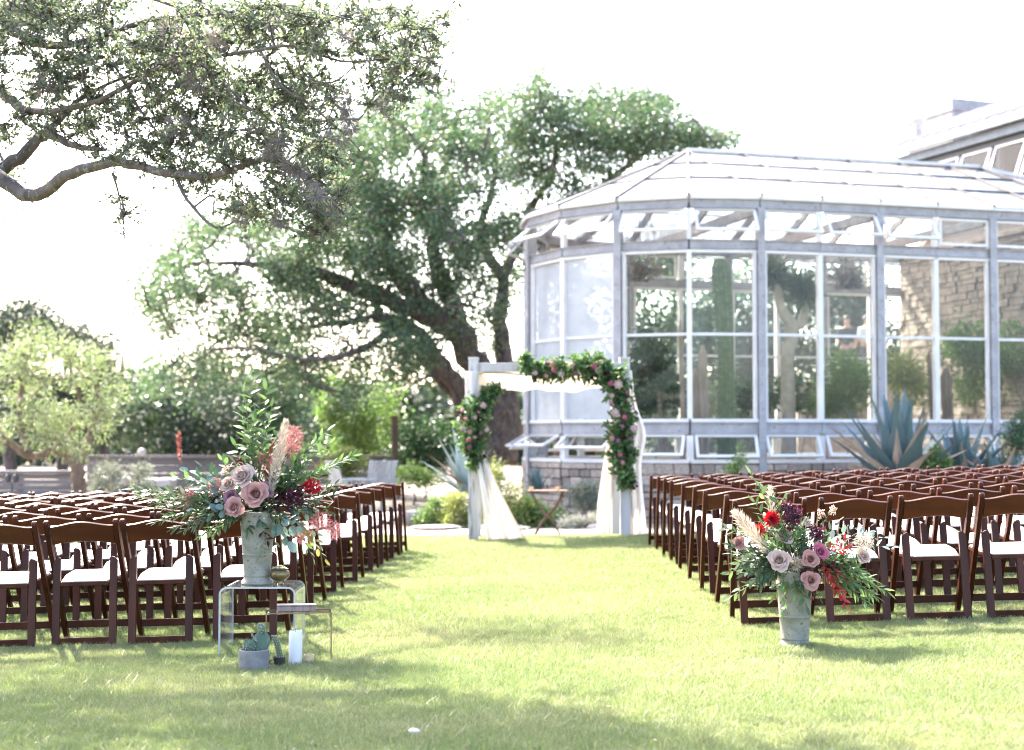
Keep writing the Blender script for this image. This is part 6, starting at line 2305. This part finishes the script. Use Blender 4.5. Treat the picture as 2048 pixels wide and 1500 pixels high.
for x, y, dy, n, L in ((1682, 1205, -.1, 9, .050), (1694, 1160, -.08, 9, .045), (1700, 1092, -.03, 10, .042), (1672, 1180, -.13, 8, .045), (1690, 1075, .0, 9, .04), (1612, 1185, -.15, 5, .04), (1655, 1150, -.14, 7, .045)):
    sd += 1
    sprig(B.t, B.p(1625, 1110, -.05), B.p(x, y, dy), 'red', n, L, 'red_leaf_sprig', 0.08, 0.85, sd, True, start=0.4)
for x, y, dy, n, kd in ((1570, 1040, .0, 12, 'dark'), (1600, 1130, -.15, 8, 'dark'), (1625, 1135, -.14, 9, 'dark'), (1665, 1125, -.1, 10, 'dark'), (1640, 1060, -.03, 8, 'dark'), (1560, 1120, -.15, 8, 'deep'), (1590, 1160, -.15, 8, 'deep'), (1640, 1110, -.1, 8, 'deep'), (1520, 1100, -.06, 9, 'deep'), (1660, 1150, .06, 10, 'deep'), (1540, 1150, .06, 10, 'deep'), (1620, 1080, .06, 9, 'deep'), (1610, 1040, .04, 8, 'olive'), (1680, 1130, -.05, 12, 'olive'), (1630, 1190, -.1, 8, 'deep')):
    sd += 1
    sprig(B.t, core, B.p(x, y, dy), kd, n, 0.055, 'filler_sprig', 0.05, 0.85, sd, True, start=0.3)
for k in range(30):
    a_ = fr.uniform(-0.6, math.pi + 0.6)
    rr_ = fr.uniform(60, 125)
    x, y = 1600 + rr_ * 1.1 * math.cos(a_), 1105 - rr_ * 0.65 * math.sin(a_)
    sd += 1
    sprig(B.t, core, B.p(x, y, fr.uniform(-.12, .10)), fr.choice(('olive', 'green', 'green', 'deep', 'olive')), 9, 0.064, 'filler_sprig', 0.05, 0.85, sd, True, start=0.4)
for i, (x, y, dy, rad, kd, d) in enumerate([(1546, 1112, -.16, 20, 'rose_cream', (-.2, -1, .45)), (1605, 1110, -.18, 16, 'rose_mauve', (0, -1, .2)), (1627, 1097, -.15, 16, 'rose_pink', (.25, -1, .3)), (1605, 1150, -.19, 17, 'rose_mauve', (0, -1, .1)), (1474, 1082, -.03, 13, 'rose_mauve', (-.5, -.8, .3)), (1565, 1068, -.04, 15, 'rose_cream', (-.1, -1, .6)), (1720, 1108, -.05, 13, 'rose_cream', (.4, -1, .5))]):
    rose(B.t, B.p(x, y, dy), rad / 353.0, kd, d, 30 + i)
dahlia(B.t, B.p(1537, 1034, -.08), 20 / 353.0, M['dahlia'], (-.05, -1, .15), 1)
dahlia(B.t, B.p(1516, 1057, -.03), 18 / 353.0, leaf_mat('scarlet_dahlia', (0.42, 0.02, 0.025), (0.55, 0.05, 0.04), None, 0.3), (-.6, -.8, .5), 2)
plume(B.t, B.p(1530, 1102, -.10), B.p(1466, 1020, -.04), M['plume'], 0.06, 620, 0.075, 'pampas_plume', 3)
plume(B.t, B.p(1545, 1060, -.02), B.p(1540, 972, .02), M['plume'], 0.03, 260, 0.060, 'pampas_plume', 4)
for i, (x, y, dy, rr) in enumerate([(1578, 1040, -.04, .045), (1588, 1026, -.03, .04), (1568, 1012, .0, .04), (1625, 1062, -.06, .035)]):
    puff(B.t, B.p(x, y, dy), rr, M['berry'], 170, 0.018, 0.013, 'stock_bloom', 60 + i)
for i, (x, y, dy, rr) in enumerate([(1722, 1078, -.04, .055), (1580, 1120, -.14, .035)]):
    puff(B.t, B.p(x, y, dy), rr, M['plume'], 420, 0.020, 0.003, 'seed_head', 70 + i)
for i, (x, y, dy) in enumerate([(1640, 1025, .0), (1664, 1018, .02), (1610, 1042, -.04)]):
    sprig(B.t, B.p(1600, 1110), B.p(x, y, dy), 'olive', 6, 0.03, 'bud_sprig', 0.02, 0.6, 90 + i, True, start=0.4)
    puff(B.t, B.p(x, y, dy), 0.02, M['rose_cream'], 60, 0.012, 0.010, 'bud_cluster', 80 + i, (1, 1, 1.3))

# ------------------------------------------------------------------ garlands on the arch
def simple_rose(mat):
    b = MB()
    r = random.Random(4)
    b.lathe([(0.15, -0.4), (0.6, -0.3), (0.75, 0.05), (0.5, 0.4), (0.15, 0.5)], 10)
    for n_, rr, tilt, ln in ((5, .3, 8, .75), (6, .45, 28, .9), (7, .55, 55, .95)):
        for k in range(n_):
            mt = Matrix.Rotation(2 * math.pi * k / n_ + rr * 3, 3, 'Z') @ Matrix.Rotation(-R(tilt), 3, 'X')
            off = Matrix.Rotation(2 * math.pi * k / n_ + rr * 3, 3, 'Z') @ Vector((0, rr * .5, -.2))
            b.add([mt @ Vector(v) + off for v in ((-.3, 0, 0), (.3, 0, 0), (.42, -.05, ln * .6), (0, .08, ln * .6), (-.42, -.05, ln * .6), (0, .12, ln))], [(0, 1, 3), (1, 2, 3), (0, 3, 4), (2, 5, 3), (3, 5, 4)])
    return b.mesh('rose', mat, smooth=True)


SR = {k: simple_rose(M[k]) for k in PET}


def garland(label, path, n_leaf, blooms, seed):
    r = np.random.default_rng(seed)
    q = random.Random(seed)
    P = [at(px, py, Z) for px, py, Z, _ in path]
    rad = [w for _, _, _, w in path]
    c0 = sum(P, Vector()) / len(P)
    t = thing('flower_garland', label, 'garland', c0)
    MB().tube([p - c0 for p in P], 0.02, 6).build('stem_rope', M['stem'], t)
    # leaves in sprigs, so the outline is broken
    parts = {'f_green': [], 'f_deep': [], 'f_dark': []}
    for s in range(n_leaf // 12):
        u = r.random() * (len(P) - 1)
        i = int(u)
        f = u - i
        c = P[i].lerp(P[i + 1], f)
        w = rad[i] * (1 - f) + rad[i + 1] * f
        d = unit(r.normal(size=(1, 3)) * np.array([1, .8, 1]))[0]
        ln = w * r.uniform(0.55, 1.15)
        tt = r.uniform(0.25, 1.0, 12)
        PP_ = np.array(c - c0) + d[None] * (ln * tt)[:, None] + r.normal(size=(12, 3)) * 0.012
        DD = d[None] * 0.7 + r.normal(size=(12, 3)) * 0.7
        k = 'f_green' if r.random() < 0.78 else ('f_deep' if r.random() < 0.8 else 'f_dark')
        parts[k].append(leaf_arrays(PP_, DD, r.uniform(0.045, 0.08, 12), r.uniform(0.024, 0.040, 12), 0.15, r))
    for k, v in parts.items():
        if v:
            V, F = join_arrays(v)
            mt = LM['deep'].materials[0] if k == 'f_deep' else M[k]
            o = link('foliage', np_mesh('foliage', V, F, mt), t)
            o['kind'] = 'stuff'
    for px, py, s, kd in blooms:
        j = min(range(len(path)), key=lambda i: (path[i][0] - px) ** 2 + (path[i][1] - py) ** 2)
        p = at(px, py, path[j][2] - rad[j] * 0.72) - c0
        o = link('rose', SR[kd], t)
        o.matrix_local = facing((q.uniform(-.4, .4), -1, q.uniform(-.1, .6)), p, s * 0.66 / 167.0)
    return t


Zg = 17.36
rc, rm, rp, rl = 'rose_cream', 'rose_mauve', 'rose_pink', 'rose_plum'
garland('lush rose and greenery garland over the right corner of the arch',
        [(1045, 726, Zg, .12), (1085, 738, Zg, .18), (1130, 736, Zg, .20), (1180, 733, Zg, .20), (1218, 745, Zg, .22), (1238, 775, Zg, .22), (1243, 820, Zg, .20), (1244, 865, Zg, .21), (1244, 905, Zg, .20), (1248, 945, Zg, .15), (1252, 970, Zg, .08)], 5200,
        [(1106, 728, 9, rm), (1109, 740, 9, rp), (1070, 746, 9, rc), (1122, 748, 11, rc), (1144, 731, 11, rc), (1152, 747, 8, rl), (1188, 733, 9, rp), (1197, 741, 11, rc), (1236, 769, 14, rc), (1221, 767, 8, rp), (1255, 785, 7, rl), (1230, 826, 14, rc), (1224, 792, 8, rc), (1250, 834, 9, rp), (1245, 853, 7, rl), (1268, 858, 12, rc), (1224, 876, 9, rm), (1236, 882, 8, rl), (1240, 910, 8, rp), (1245, 925, 8, rm), (1262, 878, 7, rl), (1222, 805, 7, rm), (1203, 724, 8, rc), (1092, 752, 8, rm), (1228, 955, 8, rc), (1258, 800, 7, rc)], 201)
garland('smaller rose and greenery cluster on the left arch post',
        [(992, 778, Zg, .07), (972, 795, Zg, .12), (952, 815, Zg, .19), (946, 845, Zg, .23), (945, 870, Zg, .21), (948, 900, Zg, .15), (953, 930, Zg, .09)], 2500,
        [(966, 811, 10, rc), (949, 834, 9, rc), (926, 857, 9, rc), (940, 864, 8, rm), (963, 866, 7, rl), (974, 860, 7, rc), (938, 880, 8, rp), (957, 825, 6, rp), (925, 820, 6, rc), (950, 875, 6, rm), (940, 893, 7, rl), (932, 838, 6, rm)], 202)
